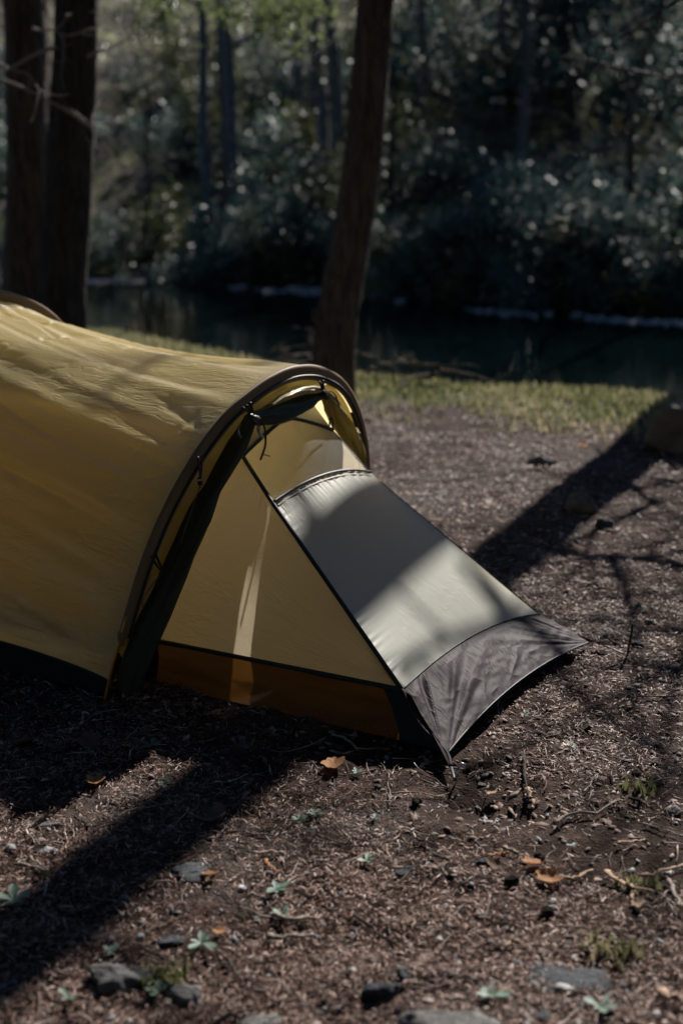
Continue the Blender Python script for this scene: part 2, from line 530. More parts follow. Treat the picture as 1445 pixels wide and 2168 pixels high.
def fly_surface():
    ns, nt_ = 330, 300
    P1 = hoop_pts(nt_, lean=LEAN); P2 = hoop_pts(nt_, H2W, H2H, .02, H2X)
    z0, zm = .075, .085
    s = np.linspace(0, 1, ns)[:, None]
    V = np.zeros((ns, nt_, 3)); UV = np.zeros((ns, nt_, 2))
    L = abs(H2X)
    arc = np.r_[0, np.cumsum(np.linalg.norm(np.diff(P1, axis=0), axis=1))]
    for i in range(ns):
        q = s[i, 0]
        P = P1 * (1 - q) + P2 * q
        sag = math.sin(math.pi * q) ** .8
        P = P * np.array([1, 1 - .050 * sag, 1 - .050 * sag])
        ze = z0 + .035 * sag
        # bottom edge lifted: remap the profile parameter between the two points at height ze
        half = len(P) // 2
        ta = np.interp(ze, P[:half, 2], np.arange(half)); tb = len(P) - 1 - ta
        t = np.linspace(ta, tb, nt_)
        Pn = np.stack([np.interp(t, np.arange(len(P)), P[:, c]) for c in range(3)], -1)
        V[i] = Pn
        UV[i, :, 0] = q * L
        UV[i, :, 1] = arc
    # displacement along normals: long folds running hoop to hoop
    du = np.gradient(V, axis=0); dv = np.gradient(V, axis=1)
    Nn = np.cross(du, dv); Nn /= np.linalg.norm(Nn, axis=2)[..., None] + 1e-12
    U_, A_ = UV[..., 0], UV[..., 1]
    q = U_ / L
    mask = np.clip(q * 6, 0, 1) * np.clip((1 - q) * 9, 0, 1)
    edge = np.clip(A_ / .12, .15, 1) * np.clip((arc[-1] - A_) / .12, .15, 1)
    # folds fan slightly: arc coordinate sheared by distance
    sh = A_ - .26 * U_ + .03 * vn(U_ * 2, A_ * 3, 77)
    f1 = fbm(U_ * .7, sh * 11, 41, 2)
    f2 = 1 - 2.4 * np.abs(vn(U_ * 1.3 + 3, sh * 16 + 5, 43))

    def crease(fu, fa, ang, k, sd):
        c_, s_ = math.cos(ang), math.sin(ang)
        u2, a2 = (U_ * c_ - A_ * s_) * fu, (U_ * s_ + A_ * c_) * fa
        n_ = vn(u2, a2, sd) + .35 * vn(u2 * 2.3, a2 * 2.3, sd + 1)
        g_ = sstep((vn(u2 * .7 + 9, a2 * .5, sd + 2) - .02) * 5)
        return np.maximum(0, 1 - np.abs(n_) * k) * g_
    patch = .35 + .65 * sstep((vn(U_ * 2.6, A_ * 2.6, 49) + .15) * 3)
    f3 = crease(4.5, 17, .25, 9, 51) + crease(5.5, 14, -.45, 10, 61) + .7 * crease(11, 15, .9, 8, 71)
    up_ = sstep((np.minimum(A_, arc[-1] - A_) - .35) / .35)
    d = (.030 * f1 + .012 * f2 * (.30 + .70 * q)) * mask * edge + .0050 * f3 * patch * edge * np.clip(q * 20, 0, 1) * (.35 + .65 * up_)
    V += Nn * d[..., None]
    return V.reshape(-1, 3), UV.reshape(-1, 2), ns, nt_


V, UV, ns, nt_ = fly_surface()
obj('flysheet', mesh_data('flysheet', V, grid_faces(ns, nt_), M['fly'], uv=UV), TENT)
FLY = V.reshape(ns, nt_, 3)

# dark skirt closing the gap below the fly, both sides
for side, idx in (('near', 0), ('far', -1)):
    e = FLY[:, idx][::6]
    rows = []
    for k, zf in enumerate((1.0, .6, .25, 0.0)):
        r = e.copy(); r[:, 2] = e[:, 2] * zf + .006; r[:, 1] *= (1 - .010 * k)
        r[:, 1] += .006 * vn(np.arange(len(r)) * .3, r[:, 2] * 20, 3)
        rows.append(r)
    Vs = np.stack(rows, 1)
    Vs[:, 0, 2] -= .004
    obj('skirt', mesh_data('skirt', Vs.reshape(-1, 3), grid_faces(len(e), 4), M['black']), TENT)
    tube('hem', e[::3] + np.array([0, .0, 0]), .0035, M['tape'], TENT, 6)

# rear section of the fly, tapering to the foot of the tent
P2 = hoop_pts(120, H2W, H2H, .02, H2X); P3 = hoop_pts(120, .62, .42, 0, H2X - 1.25)
rows = []
for q in np.linspace(0.004, 1, 60):
    P = P2 * (1 - q) + P3 * q; sag = math.sin(math.pi * q)
    P = P * np.array([1, 1 - .04 * sag, 1 - .06 * sag]); P[:, 2] = np.maximum(P[:, 2], .05)
    rows.append(P)
Vr = np.array(rows)
cap = np.repeat((P3 * [1, .02, .3])[None], 1, 0); cap[..., 0] -= .1; cap[..., 2] = np.maximum(cap[..., 2], .02)
Vr = np.concatenate([Vr, cap])
UVr = np.stack(np.meshgrid(np.linspace(0, 1.3, len(Vr)), np.linspace(0, 2.4, 120), indexing='ij'), -1)
Vr[1:-1] += (.012 * fbm(UVr[..., 0] * 2, UVr[..., 1] * 9, 5, 3))[1:-1, :, None] * np.array([0, 0, 1])
obj('rear_flysheet', mesh_data('rear_flysheet', Vr.reshape(-1, 3), grid_faces(len(Vr), 120), M['fly'], uv=UVr.reshape(-1, 2)), TENT)


def sleeve(name, w, h, lean, x0, width, zmin, mat, bulge=.010):
    O = hoop_pts(150, w, h, lean, x0); 
    sect = [(-.010, 0.004), (-.006, -.002), (.001, -.004), (.006, -.001), (.0075, .006), (.0065, width * .35), (.008, width * .7), (.007, width), (.003, width + .001), (.001, width * .5), (-.008, .014), (-.010, .004)]
    rows = []
    ln = []
    base = O
    t = np.gradient(base[:, 1:], axis=0); t /= np.linalg.norm(t, axis=1)[:, None]
    keep = base[:, 2] > zmin
    for dx, dr in sect:
        P = base.copy(); wob = .0012 * vn(np.arange(len(P)) * .35, P[:, 0] * 0 + dr * 99, 4)
        P[:, 1] += t[:, 1] * (dr + wob); P[:, 2] -= t[:, 0] * (dr + wob)
        P[:, 0] += dx - lean * 0
        rows.append(P[keep])
    Vs = np.stack(rows, 1)
    n = Vs.shape[0]
    uv = np.stack(np.meshgrid(np.arange(n) * .016, np.linspace(0, .12, len(sect)), indexing='ij'), -1)
    return obj(name, mesh_data(name, Vs.reshape(-1, 3), grid_faces(n, len(sect)), mat, uv=uv.reshape(-1, 2)), TENT), Vs


sl, SV = sleeve('pole_sleeve', 1, 1, LEAN, 0, .042, .19, M['sleeve'])
tube('sleeve_binding', SV[::2, 6] + np.array([.001, 0, 0]), .0045, M['tape'], TENT, 6)
sl2, _ = sleeve('pole_sleeve', H2W * 1.02, H2H * 1.03, .02, H2X, .035, .19, M['sleeve'])

# poles: the legs of the front hoop show below the sleeve
O = hoop_pts(160)
po = O[O[:, 2] < .26]
left = po[po[:, 1] < 0]; right = po[po[:, 1] > 0]
for leg in (left, right):
    leg = leg.copy(); i = np.argmin(leg[:, 2]); leg[i, 2] = .004
    p_ = tube('pole', leg + np.array([.003, 0, 0]), .0046, M['pole'], TENT, 10)
    j = np.argmax(leg[:, 2])
    k = np.argmin(abs(leg[:, 2] - .195))
    tube('ferrule', [leg[k] + [.003, 0, -.012], leg[k] + [.003, 0, .014]], .0085, M['doorgold'], p_, 10)
O2 = hoop_pts(160, H2W, H2H, .02, H2X)
tube('pole', O2[O2[:, 2] < .26][:30], .0046, M['pole'], TENT, 8)

# ---- inner tent -------------------------------------------------
a_, b_, c_ = np.array([.135, -.212, .625]), np.array([.140, .010, .703]), np.array([.156, .248, .625])
z1, zm_, z2 = np.array([.262, -.249, .510]), lx(690, 1006, .535), np.array([.272, .285, .492])
g1, g2 = lx(850, 1460, .131), lx(1140, 1300, .104)
gm = lx(1005, 1342, .135)
h_ = lx(325, 1355, .121)
D1 = lx(925, 1588, .004); D2 = np.array([.93, .36, .004])


def quad3(p, m, q, n=61):
    """curve through three points (m at the middle of the run)"""
    t = np.linspace(0, 1, n)[:, None]
    c = (m - .25 * p - .25 * q) * 2
    return (1 - t) ** 2 * p + 2 * t * (1 - t) * c + t ** 2 * q


def poly(p, m, q, n=61):
    t = np.linspace(0, 2, n)[:, None]
    k = np.where(t < 1, p + (m - p) * t, m + (q - m) * (t - 1))
    return .75 * k + .25 * quad3(p, m, q, n)


top = poly(a_, b_, c_); zipc = quad3(z1, zm_, z2); bot = quad3(g1, gm, g2)


def loft(c0, c1, n, bulge=0.0, nrm=(1, 0, .8), wr=None, uvs=1.0):
    s = np.linspace(0, 1, n)
    V = c0[None] * (1 - s)[:, None, None] + c1[None] * s[:, None, None]
    m = c0.shape[0]; t = np.linspace(0, 1, m)
    d = bulge * np.outer(np.sin(np.pi * s), np.sin(np.pi * t))
    S, T = np.meshgrid(s, t, indexing='ij')
    if wr is not None: d = d + wr(S, T)
    nn = np.array(nrm, float); nn /= np.linalg.norm(nn)
    V = V + d[..., None] * nn
    Ls = np.linalg.norm(V[-1, m // 2] - V[0, m // 2]); Lt = np.linalg.norm(np.diff(V[n // 2], axis=0), axis=1).sum()
    uv = np.stack([S * Ls * uvs, T * Lt * uvs], -1)
    return V, uv, (n, m)


def put(name, VU, mat, parent=TENT):
    V, uv, (n, m) = VU
    return obj(name, mesh_data(name, V.reshape(-1, 3), grid_faces(n, m), mat, uv=uv.reshape(-1, 2)), parent)


def dens(c, n):
    P = np.asarray(c); i = np.linspace(0, len(P) - 1, n)
    return np.stack([np.interp(i, np.arange(len(P)), P[:, k]) for k in range(3)], -1)


put('mesh_window', loft(dens(top, 80), dens(zipc, 80), 40, .004), M['net'])


def front_wr(S, T):
    pucker = np.exp(-S * 16) * .0035 * vn(T * 60, S * 3, 9) * 2
    p2 = np.exp(-(1 - S) * 18) * .004 * vn(T * 50, S * 3, 19) * 2 * np.exp(-T * 3)
    side = np.exp(-T * 26) * .0026 * vn(S * 60 + 2 * vn(S * 9, T, 3), T * 3, 29) * 2 * sstep(vn(S * 7, S * 0, 30) * 4 + .3)
    return pucker + p2 + side + .004 * fbm(S * 3, T * 2, 33, 2) * np.sin(np.pi * S)


put('front_panel', loft(dens(zipc, 200), dens(bot, 200), 260, .006, wr=front_wr), M['inner'])

# brown apron (skirt) in front, catenary hem lifted off the ground between its two stakes
F2, G2 = lx(946, 1596, .028), lx(1250, 1358, .030)
arcm = lx(1098, 1442, .052)
hem = quad3(F2, arcm, G2)
# sideways tension folds that run from the corners


def apron_wr(S, T):
    an = np.arctan2(T * 1.0 + .02, (1 - S) * .28 + .02); dd = np.clip(np.hypot(T * 1.0, (1 - S) * .28) * 4, 0, 1)
    fan = .030 * (.5 - 1.6 * np.abs(vn(an * 8, dd * .5, 51))) * dd * np.exp(-T * 1.6)
    an2 = np.arctan2((1 - T) + .02, (1 - S) * .28 + .02)
    fan2 = .018 * vn(an2 * 11 + 3, S * .5, 61) * np.exp(-(1 - T) * 3.5) * np.clip((1 - T) * 8, 0, 1)
    cr = .0032 * (.6 - 3 * np.abs(fbm(S * 5 + T * 9, T * 14 - S * 3, 55, 2))) * sstep(S * 1.6 - .2) + .004 * vn(T * 34 + 4 * S, S * 1.5, 57) * np.exp(-S * 3) * np.exp(-T * 3)
    return (fan + fan2 + cr) * np.clip(S * 8, 0, 1) * (1 - .5 * S)


bot2 = bot + np.array([.004, 0, -.001])
put('apron', loft(dens(bot2, 240), dens(hem, 240), 150, .006, (1, 0, .9), apron_wr), M['apron'])
# tips of the apron running to the stakes
Fst = lx(962, 1652, .012); Gst = lx(1322, 1384, .012)
for tip, st, cor in ((F2, Fst, g1), (G2, Gst, g2)):
    Vt = np.array([tip, tip + (cor - tip) * .34, tip + (st - tip) * .55 + (cor - tip) * .05, tip + (st - tip) * .5])
    obj('corner_tab', mesh_data('corner_tab', Vt, [(0, 1, 2, 3)], M['apron'], uv=Vt[:, :2]), TENT)
    tube('stake_loop', [tip + (st - tip) * .4 + np.array([0, 0, .002]), st + (tip - st) * .12, st], .0042, M['tape'], TENT, 6, flat=.5)
tube('apron_binding', dens(hem, 60), .0026, M['tape'], TENT, 6)
tube('edge_binding', smooth_path([g1, (g1 + F2) / 2 + [.0, -.012, -.012], F2, F2 + (Fst - F2) * .5], 30), [.006] * 30, M['apron'], TENT, 6)

# side panels
def side_panel(sgn):
    if sgn < 0:
        ta, tb = a_, g1; ba = h_
    else:
        ta, tb = c_, g2; ba = np.array([0, .31, .121])
    back_top = np.array([-1.05, sgn * .34, .80]); back_bot = np.array([-1.05, sgn * .50, .12])
    # front triangle: from the slanted seam down to the bottom line
    n, m = 120, 90
    s = np.linspace(0, 1, n); 
    seam = dens([ta, z1, tb] if sgn < 0 else [ta, z2, tb], n)
    # bottom points directly in line from h to g1
    base = ba + (tb - ba) * s[:, None]
    t = np.linspace(0, 1, m)
    V = seam[:, None] * (1 - t)[None, :, None] + base[:, None] * t[None, :, None]
    S, T = np.meshgrid(s, t, indexing='ij')
    w = .010 * np.sin(np.pi * T) * np.sin(np.pi * np.clip(S, 0, 1))
    w += .0035 * np.exp(-T * 9) * vn(S * 42, T * 2.2, 71) * 2 * sstep((S - .15) * 5) * (1 - sstep((S - .62) * 6))
    w += .004 * fbm(S * 3, T * 3, 72, 2) * np.sin(np.pi * T)
    V[..., 1] += sgn * w
    uv = np.stack([S * .8, T * .55], -1)
    f_ = (V, uv, (n, m))
    # rear part back to the main hoop
    V2 = []
    for q in np.linspace(0, 1, 12):
        V2.append((ta * (1 - q) + back_top * q)[None] * (1 - t[::6, None]) + (ba * (1 - q) + back_bot * q)[None] * t[::6, None])
    V2 = np.array(V2)
    uv2 = np.stack(np.meshgrid(np.linspace(0, 1, 12), t[::6] * .55, indexing='ij'), -1)
    return f_, (V2, uv2, V2.shape[:2])


for sgn in (-1, 1):
    fr, bk = side_panel(sgn)
    s1 = put('side_panel', fr, M['side'])
    put('side_panel', bk, M['side'])
    ta, tb = (a_, g1) if sgn < 0 else (c_, g2)
    tube('seam_binding', [ta, z1 if sgn < 0 else z2, tb], .0062 if sgn < 0 else .0018, M['tape'], TENT, 8)
# roof of the inner tent running back
for sgn, ta in ((-1, a_), (1, c_)):
    st_s = [ta, np.array([.02, sgn * .31, .715]), np.array([-1.05, sgn * .34, .78])]
    st_r = [b_, np.array([.02, 0, .798]), np.array([-1.05, 0, .88])]
    E_, R_ = dens(st_s, 21), dens(st_r, 21)
    q = np.linspace(0, 1, 9)[None, :, None]
    V2 = E_[:, None] * (1 - q) + R_[:, None] * q
    uv2 = np.stack(np.meshgrid(np.linspace(0, 1, 21), np.linspace(0, .3, 9), indexing='ij'), -1)
    put('roof_panel', (V2, uv2, V2.shape[:2]), M['inner'])
tube('top_binding', dens(top, 40), .0062, M['tape'], TENT, 8)
tube('top_binding', smooth_path([a_, a_ + [-.2, -.03, -.03], a_ + [-.45, -.06, .0]], 12), .006, M['tape'], TENT, 8)
tube('zip', dens(zipc, 50) + np.array([.002, 0, .004]), .0042, M['zip'], TENT, 6)
tube('zip_tape', dens(zipc, 50) + np.array([.010, 0, -.009]), .0055, M['ziptape'], TENT, 6, flat=.5)
tube('seam_binding', dens(bot, 50) + np.array([.003, 0, .001]), .0022, M['tape'], TENT, 6)
tube('seam_binding', [h_, (h_ + g1) / 2, g1], .0066, M['tape'], TENT, 8)

# tub: amber netting wall and black ends
i1 = lx(322, 1447, .004)
amT0, amT1 = h_ + (g1 - h_) * .018, h_ + (g1 - h_) * .93
amB0, amB1 = i1 + (D1 - i1) * .015, i1 + (D1 - i1) * .885


def wall(name, t0, t1, b0, b1, mat, n=60, m=20, w=.012):
    s = np.linspace(0, 1, n); t = np.linspace(0, 1, m)
    S, T = np.meshgrid(s, t, indexing='ij')
    tp = t0 + (t1 - t0) * s[:, None]; bp = b0 + (b1 - b0) * s[:, None]
    V = tp[:, None] * (1 - t)[None, :, None] + bp[:, None] * t[None, :, None]
    d = w * 1.8 * (fbm(S * 5 + T * 1.5, T * 3 - S * 3, 91, 3)) * np.sin(np.pi * T) - .008 * np.sin(np.pi * T)
    V[..., 1] -= d
    uv = np.stack([S * np.linalg.norm(t1 - t0), T * .13], -1)
    return put(name, (V, uv, (n, m)), mat)


wall('amber_mesh', amT0, amT1, amB0, amB1, M['amber'])
wall('floor_tub', amT1, g1, amB1, D1, M['black'], 12, 10, .004)
bt = np.array([-1.05, -.50, .12]); bb = np.array([-1.05, -.50, .004])
wall('floor_tub', bt, amT0, bb, amB0, M['black'], 30, 10, .006)
wall('floor_tub', g2, np.array([-1.05, .50, .12]), D2, np.array([-1.05, .5, .004]), M['black'], 20, 8, .004)
wall('floor_tub', g1, g2, D1, D2, M['black'], 20, 8, .004)
wall('floor_tub', bt, np.array([-1.05, .50, .12]), bb, np.array([-1.05, .5, .004]), M['black'], 6, 5, .0)
fl = np.array([bb + [0, 0, .002], i1 + [0, 0, .002], D1 + [0, 0, .002], D2 + [0, 0, .002], np.array([-1.05, .5, .006])])
obj('tent_floor', mesh_data('tent_floor', fl, [(0, 1, 2, 3, 4)], M['black'], False), TENT)

# ---- rolled-up door around the opening ---------------------------
def fold(seed, amp=.16, k=3):
    return lambda s, a: amp * np.cos(k * a + 5 * s + seed) + .07 * np.cos(7 * a - 9 * s + seed) + .05 * np.cos(13 * a + 17 * s)


def roll(name, pts, mat, seed, n=60, seg=36, flat=.75, off=.0, **kw):
    P = np.array([hp(u, v, off) for u, v, w in pts])
    W = np.array([w / 2 / 640 for u, v, w in pts])
    d = np.r_[0, np.cumsum(np.linalg.norm(np.diff(P, axis=0), axis=1))]
    Q = smooth_path(P, n); r = np.interp(np.linspace(0, d[-1], n), d, W)
    V, F = tube_arrays(Q, r, seg, flat=flat, fold=fold(seed, **kw))
    uv = np.stack([np.repeat(np.linspace(0, d[-1], n), seg), np.tile(np.linspace(0, .2, seg), n)], -1)
    return obj(name, mesh_data(name, V, F, mat, uv=uv), TENT)


left_roll = [(531, 886, 26), (505, 940, 40), (478, 990, 38), (452, 1035, 34), (422, 1095, 52), (388, 1170, 50), (352, 1250, 50), (312, 1335, 56), (284, 1405, 56), (266, 1462, 50)]
top_roll = [(531, 886, 26), (562, 880, 44), (600, 868, 54), (640, 850, 46), (668, 838, 34), (686, 832, 20)]
right_roll = [(688, 834, 18), (706, 862, 36), (726, 900, 40), (745, 935, 34), (760, 962, 24), (774, 992, 10)]
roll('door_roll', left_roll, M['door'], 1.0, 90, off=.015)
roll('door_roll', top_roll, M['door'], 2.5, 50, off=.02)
roll('door_roll', right_roll, M['doorgold'], 4.0, 50, off=.01, amp=.22)
roll('door_flap', [(572, 858, 8), (600, 842, 20), (635, 828, 22), (662, 825, 22), (684, 826, 14)], M['doorgold'], .4, 36, off=.035, flat=.6)


def strip(name, pts, lo, hi, mat, n=120, m=16):
    """fabric between the sleeve and the roll"""
    I = hoop_pts(200, shrink=.036); I = I[I[:, 2] > .16]
    k0, k1 = int(lo * len(I)), int(hi * len(I))
    e = dens(I[k0:k1], n)
    P = smooth_path(np.array([hp(u, v, 0) for u, v in pts]), n)
    s = np.linspace(0, 1, n); t = np.linspace(0, 1, m)
    S, T = np.meshgrid(s, t, indexing='ij')
    V = e[:, None] * (1 - t)[None, :, None] + P[:, None] * t[None, :, None]
    V[..., 0] += -.03 * np.sin(np.pi * T) + .014 * vn(T * 5 + S * 3, S * 5 + T * 1.5, 15) * np.sin(np.pi * T) * 2 - .004
    uv = np.stack([S * 1.0, T * .12], -1)
    return put(name, (V, uv, (n, m)), mat)


strip('door_panel', [(275, 1400), (315, 1320), (352, 1245), (388, 1165), (424, 1090), (455, 1030), (480, 985), (508, 930), (532, 886)], .0, .42, M['doorgold'])
strip('door_panel', [(531, 886), (565, 872), (600, 858), (640, 846), (686, 834)], .42, .62, M['doorgold'])
strip('door_panel', [(690, 836), (715, 880), (740, 925), (758, 955), (772, 988)], .62, .87, M['doorgold'])

# ---- toggles, cords, straps ---------------------------------------
def hline(name, pts, r, mat, off=.03, flat=1.0, n=24, parent=TENT):
    P = np.array([hp(u, v, off + (o[0] if o else 0)) for u, v, *o in pts])
    return tube(name, smooth_path(P, n), r, mat, parent, 6, flat=flat)


for pts in ([(419, 968), (422, 990), (424, 1012)], [(427, 966), (427, 990), (425, 1014)], [(321, 1178), (331, 1195), (342, 1210)], [(329, 1172), (337, 1190), (345, 1209)]):
    hline('toggle_loop', pts, .0045, M['tape'], .03, .5)
hline('toggle', [(423, 1012), (424, 1024), (423, 1034)], [.006] * 4 + [.0075] * 12 + [.002] * 8, M['tape'], .032)
hline('toggle_ring', [(417, 1019), (423, 1016), (431, 1019)], .0025, M['ziptape'], .040)
hline('cord', [(422, 1034), (412, 1062), (404, 1085), (393, 1115), (383, 1150)], .0014, M['cord'], .03)
hline('cord', [(344, 1212), (325, 1235), (308, 1258), (301, 1275), (305, 1290)], .0014, M['cord'], .03)
for pts in ([(513, 862), (526, 872), (536, 884)], [(522, 858), (530, 870), (540, 886)], [(530, 852), (534, 868), (542, 884)], [(538, 882), (548, 890), (552, 900)]):
    hline('tie_loop', pts, .0042, M['tape'], .045, .6)
tw = tube('tie_knot', smooth_path([hp(525, 878, .05), hp(537, 884, .055), hp(548, 886, .05)], 10), [.004, .006, .009, .006, .008, .009, .005, .008, .006, .003], M['tape'], TENT, 10)
hline('tie_strap', [(542, 880), (552, 888), (559, 902), (562, 925), (561, 945), (556, 960), (551, 974)], .0034, M['strap'], .055, .5)
hline('tie_strap', [(557, 961), (563, 963), (570, 966)], .0028, M['strap'], .055, .5)
hline('cord', [(537, 888), (545, 898), (545, 910), (549, 918), (556, 926)], .0020, M['cord'], .06)
hline('cord', [(547, 890), (549, 903), (548, 916)], .0018, M['cord'], .06)
hline('cord_lock', [(549, 918), (553, 922), (557, 927)], .004, M['white'], .062)
hline('cord', [(508, 898), (504, 908), (505, 918), (510, 926)], .0030, M['cord'], .05)
for pts in ([(676, 808), (681, 822), (686, 838)], [(684, 806), (685, 820), (688, 838)], [(680, 812), (686, 826), (694, 845)]):
    hline('tie_loop', pts, .0040, M['tape'], .045, .6)
tube('tie_knot', smooth_path([hp(683, 826, .05), hp(688, 836, .055), hp(692, 846, .05)], 8), [.003, .006, .008, .005, .008, .007, .006, .003], M['tape'], TENT, 10)
hline('tie_strap', [(690, 830), (700, 829), (709, 836), (714, 850), (718, 862)], .0030, M['strap'], .05, .5)
hline('tie_loop', [(699, 884), (697, 896), (697, 908)], .0035, M['tape'], .03, .6)
hline('tie_loop', [(701, 884), (704, 898), (703, 912)], .0030, M['tape'], .03, .6)
hline('toggle_loop', [(744, 874), (749, 888), (754, 904)], .0055, M['tape'], .02, .6)
hline('cord', [(755, 904), (756, 914), (760, 920)], .0016, M['cord'], .022)
hline('toggle', [(758, 916), (759, 925), (760, 932)], [.004, .006, .007, .007, .006] + [.004] * 19, M['tape'], .024)
hline('cord', [(735, 888), (733, 897), (736, 905)], .0022, M['strap'], .03)


# stakes: things of their own, holding the tent down
def stake(u, v, length, lean_, label, r=.0032, hook=True, z0=-.06, mat='metal'):
    p = at(u, v, 0)
    t = bpy.data.objects.new('tent_stake', None); link(t); t.location = p
    t['label'] = label; t['category'] = 'tent stake'; t['group'] = 'stakes pinning the tent'
    d = np.array(lean_, float); d /= np.linalg.norm(d)
    tip = d * length
    V = tube('shaft', [d * z0, d * length * .5, tip], r, M[mat], t, 8)
    if hook:
        s = np.array([.9, .3, 0])
        tube('hook', smooth_path([tip, tip + d * .010 + s * .004, tip + s * .015 + d * .006, tip + s * .018 - d * .008], 12), r * .9, M[mat], t, 8)
    return t


stake(963, 1655, .040, (.18, -.1, 1), 'shiny steel hook stake at the near tip of the brown apron')
stake(1326, 1392, .105, (.13, .05, 1), 'tall thin dark stake right of the apron, standing upright', .0036, False, mat='darktwig')
stake(178, 1530, .022, (-.1, -.2, 1), 'short metal stake in shade beside the orange pole foot')
cfoot = loc(at(180, 1528, .012))
tube('stake_loop', smooth_path([loc(at(219, 1497, .012)), loc(at(200, 1512, .018)), cfoot], 10), .0022, M['cord'], TENT, 6)


# ------------------------------------------------------------------ trees
def trunk_mesh(base_r, top_r, pts, mat, seg=28, n=70, seed=0, flare=.18, rough=.085):
    P = smooth_path(pts, n)
    H = np.linspace(0, 1, n)
    r = base_r + (top_r - base_r) * H + base_r * flare * np.exp(-H * 22)
    fo = lambda s, a: rough * np.cos(5 * a + seed + 6 * s) * .6 + rough * vn(a * 3.5 + seed * 3, np.full_like(a, s * 40), seed) * 1.8 + (.5 * flare * np.exp(-s * 30) * np.cos(4 * a + seed))
    return tube_arrays(P, r, seg, fold=fo), P, r


def limb(V, F, start, direction, length, r, rnd, depth=0, maxd=2, curl=.35, droop=0.0, tips=None):
    n = 7
    P = [np.array(start, float)]; d = np.array(direction, float); d /= np.linalg.norm(d)
    for k in range(n - 1):
        d = d + rnd.normal(size=3) * curl * .4 + np.array([0, 0, -droop]); d /= np.linalg.norm(d)
        P.append(P[-1] + d * length / (n - 1))
    P = np.array(P)
    v, f = tube_arrays(P, np.linspace(r, r * .25, n), 6 if depth < 2 else 4, cap=False)
    o = sum(len(x) for x in V); V.append(v); F.extend([tuple(i + o for i in q) for q in f])
    if tips is not None: tips.append(P[-1]); tips.append(P[n // 2])
    if depth < maxd:
        for k in range(rnd.integers(3, 6)):
            i = rnd.integers(2, n)
            dd = (P[i] - P[i - 1]); dd /= np.linalg.norm(dd)
            nd = dd + rnd.normal(size=3) * .8
            limb(V, F, P[i], nd, length * rnd.uniform(.35, .6), r * .5, rnd, depth + 1, maxd, curl, droop, tips)


def leaf_cloud(centers, n, spread, size, rnd, aspect=.4, updir=.3, tintbias=0.0):
    """n small leaf quads (each folded along its midrib is too fine here) around the given centres"""
    c = centers[rnd.integers(0, len(centers), n)] + rnd.normal(size=(n, 3)) * spread
    d = rnd.normal(size=(n, 3)); d /= np.linalg.norm(d, axis=1)[:, None]
    nn = rnd.normal(size=(n, 3)) + np.array([0, 0, updir * 3]); w = np.cross(d, nn); w /= np.linalg.norm(w, axis=1)[:, None] + 1e-9
    s = size * rnd.uniform(.6, 1.3, n)[:, None]
    L = d * s; Wd = w * s * aspect
    V = np.stack([c, c + L * .45 + Wd * .5, c + L, c + L * .45 - Wd * .5], 1).reshape(-1, 3)
    F = np.arange(4 * n).reshape(n, 4)
    cl = vn(c[:, 0] * 2.5, c[:, 2] * 2.5 + c[:, 1], 5) + .5
    t = np.repeat(np.clip(.35 * rnd.random(n) + .65 * cl + tintbias, 0, 1), 4)
    return V, F, t


def far_log(u, v, z, ln, ang, tilt, r, label):
    c = aty(u, v, z); c[2] = float(ground_z(c[0], c[1])) + .25
    d = np.array([math.cos(ang) * math.cos(tilt), math.sin(ang) * math.cos(tilt), math.sin(tilt)])
    V, F = tube_arrays(smooth_path([-d * ln / 2, d * .02 + [0, 0, .05], d * ln / 2], 14), np.linspace(r, r * .5, 14), 8)
    obj('fallen_log', mesh_data('fallen_log', V, F, M['barkgrey']), loc=c, label=label, cat='log', group='fallen logs on the far slope')


def make_tree(name, base, pts, r0, r1, mat, label, group=None, limbs=(), seed=0, crown=None, rot=0, cat='tree', seg=40):
    rnd = np.random.default_rng(seed)
    t = bpy.data.objects.new(name, None); link(t); t.location = [float(x) for x in base]; t.rotation_euler = (0, 0, rot)
    t['label'] = label; t['category'] = cat
    if group: t['group'] = group
    (V, F), P, r = trunk_mesh(r0, r1, pts, mat, seg=seg, seed=seed)
    obj('trunk', mesh_data('trunk', V, F, mat), t)
    tips = []
    for L in limbs:
        LV, LF = [], []
        limb(LV, LF, L['p'], L['d'], L['len'], L['r'], rnd, maxd=L.get('maxd', 2), curl=L.get('curl', .35), droop=L.get('droop', 0), tips=tips)
        obj('branch', mesh_data('branch', np.concatenate(LV), LF, L.get('mat', mat)), t)
    tips = [q for q in tips if q[2] > 7.6]
    if crown and tips:  # leaves high out of view, added to shut out sky light
        V, F, tt = leaf_cloud(np.array(tips), crown['n'], crown['spread'], crown['size'], rnd, crown.get('aspect', .5))
        obj('crown', mesh_data('crown', V, F, crown['mat'], False, tint=tt), t)
    return t


# near-bank trees
def rel(base, pts):
    return [np.array(p, float) - np.array(base, float) for p in pts]


def limbs_up(rnd, P, zs, ln=2.0, r=.05, mat=None, droop=.02):
    out = []
    for z in zs:
        k = np.argmin(abs(np.array([p[2] for p in P]) - z))
        a = rnd.uniform(0, 6.28)
        out.append(dict(p=P[k], d=(math.cos(a), math.sin(a), .5), len=ln * rnd.uniform(.7, 1.2), r=r, maxd=2, droop=droop, **({'mat': mat} if mat else {})))
    return out


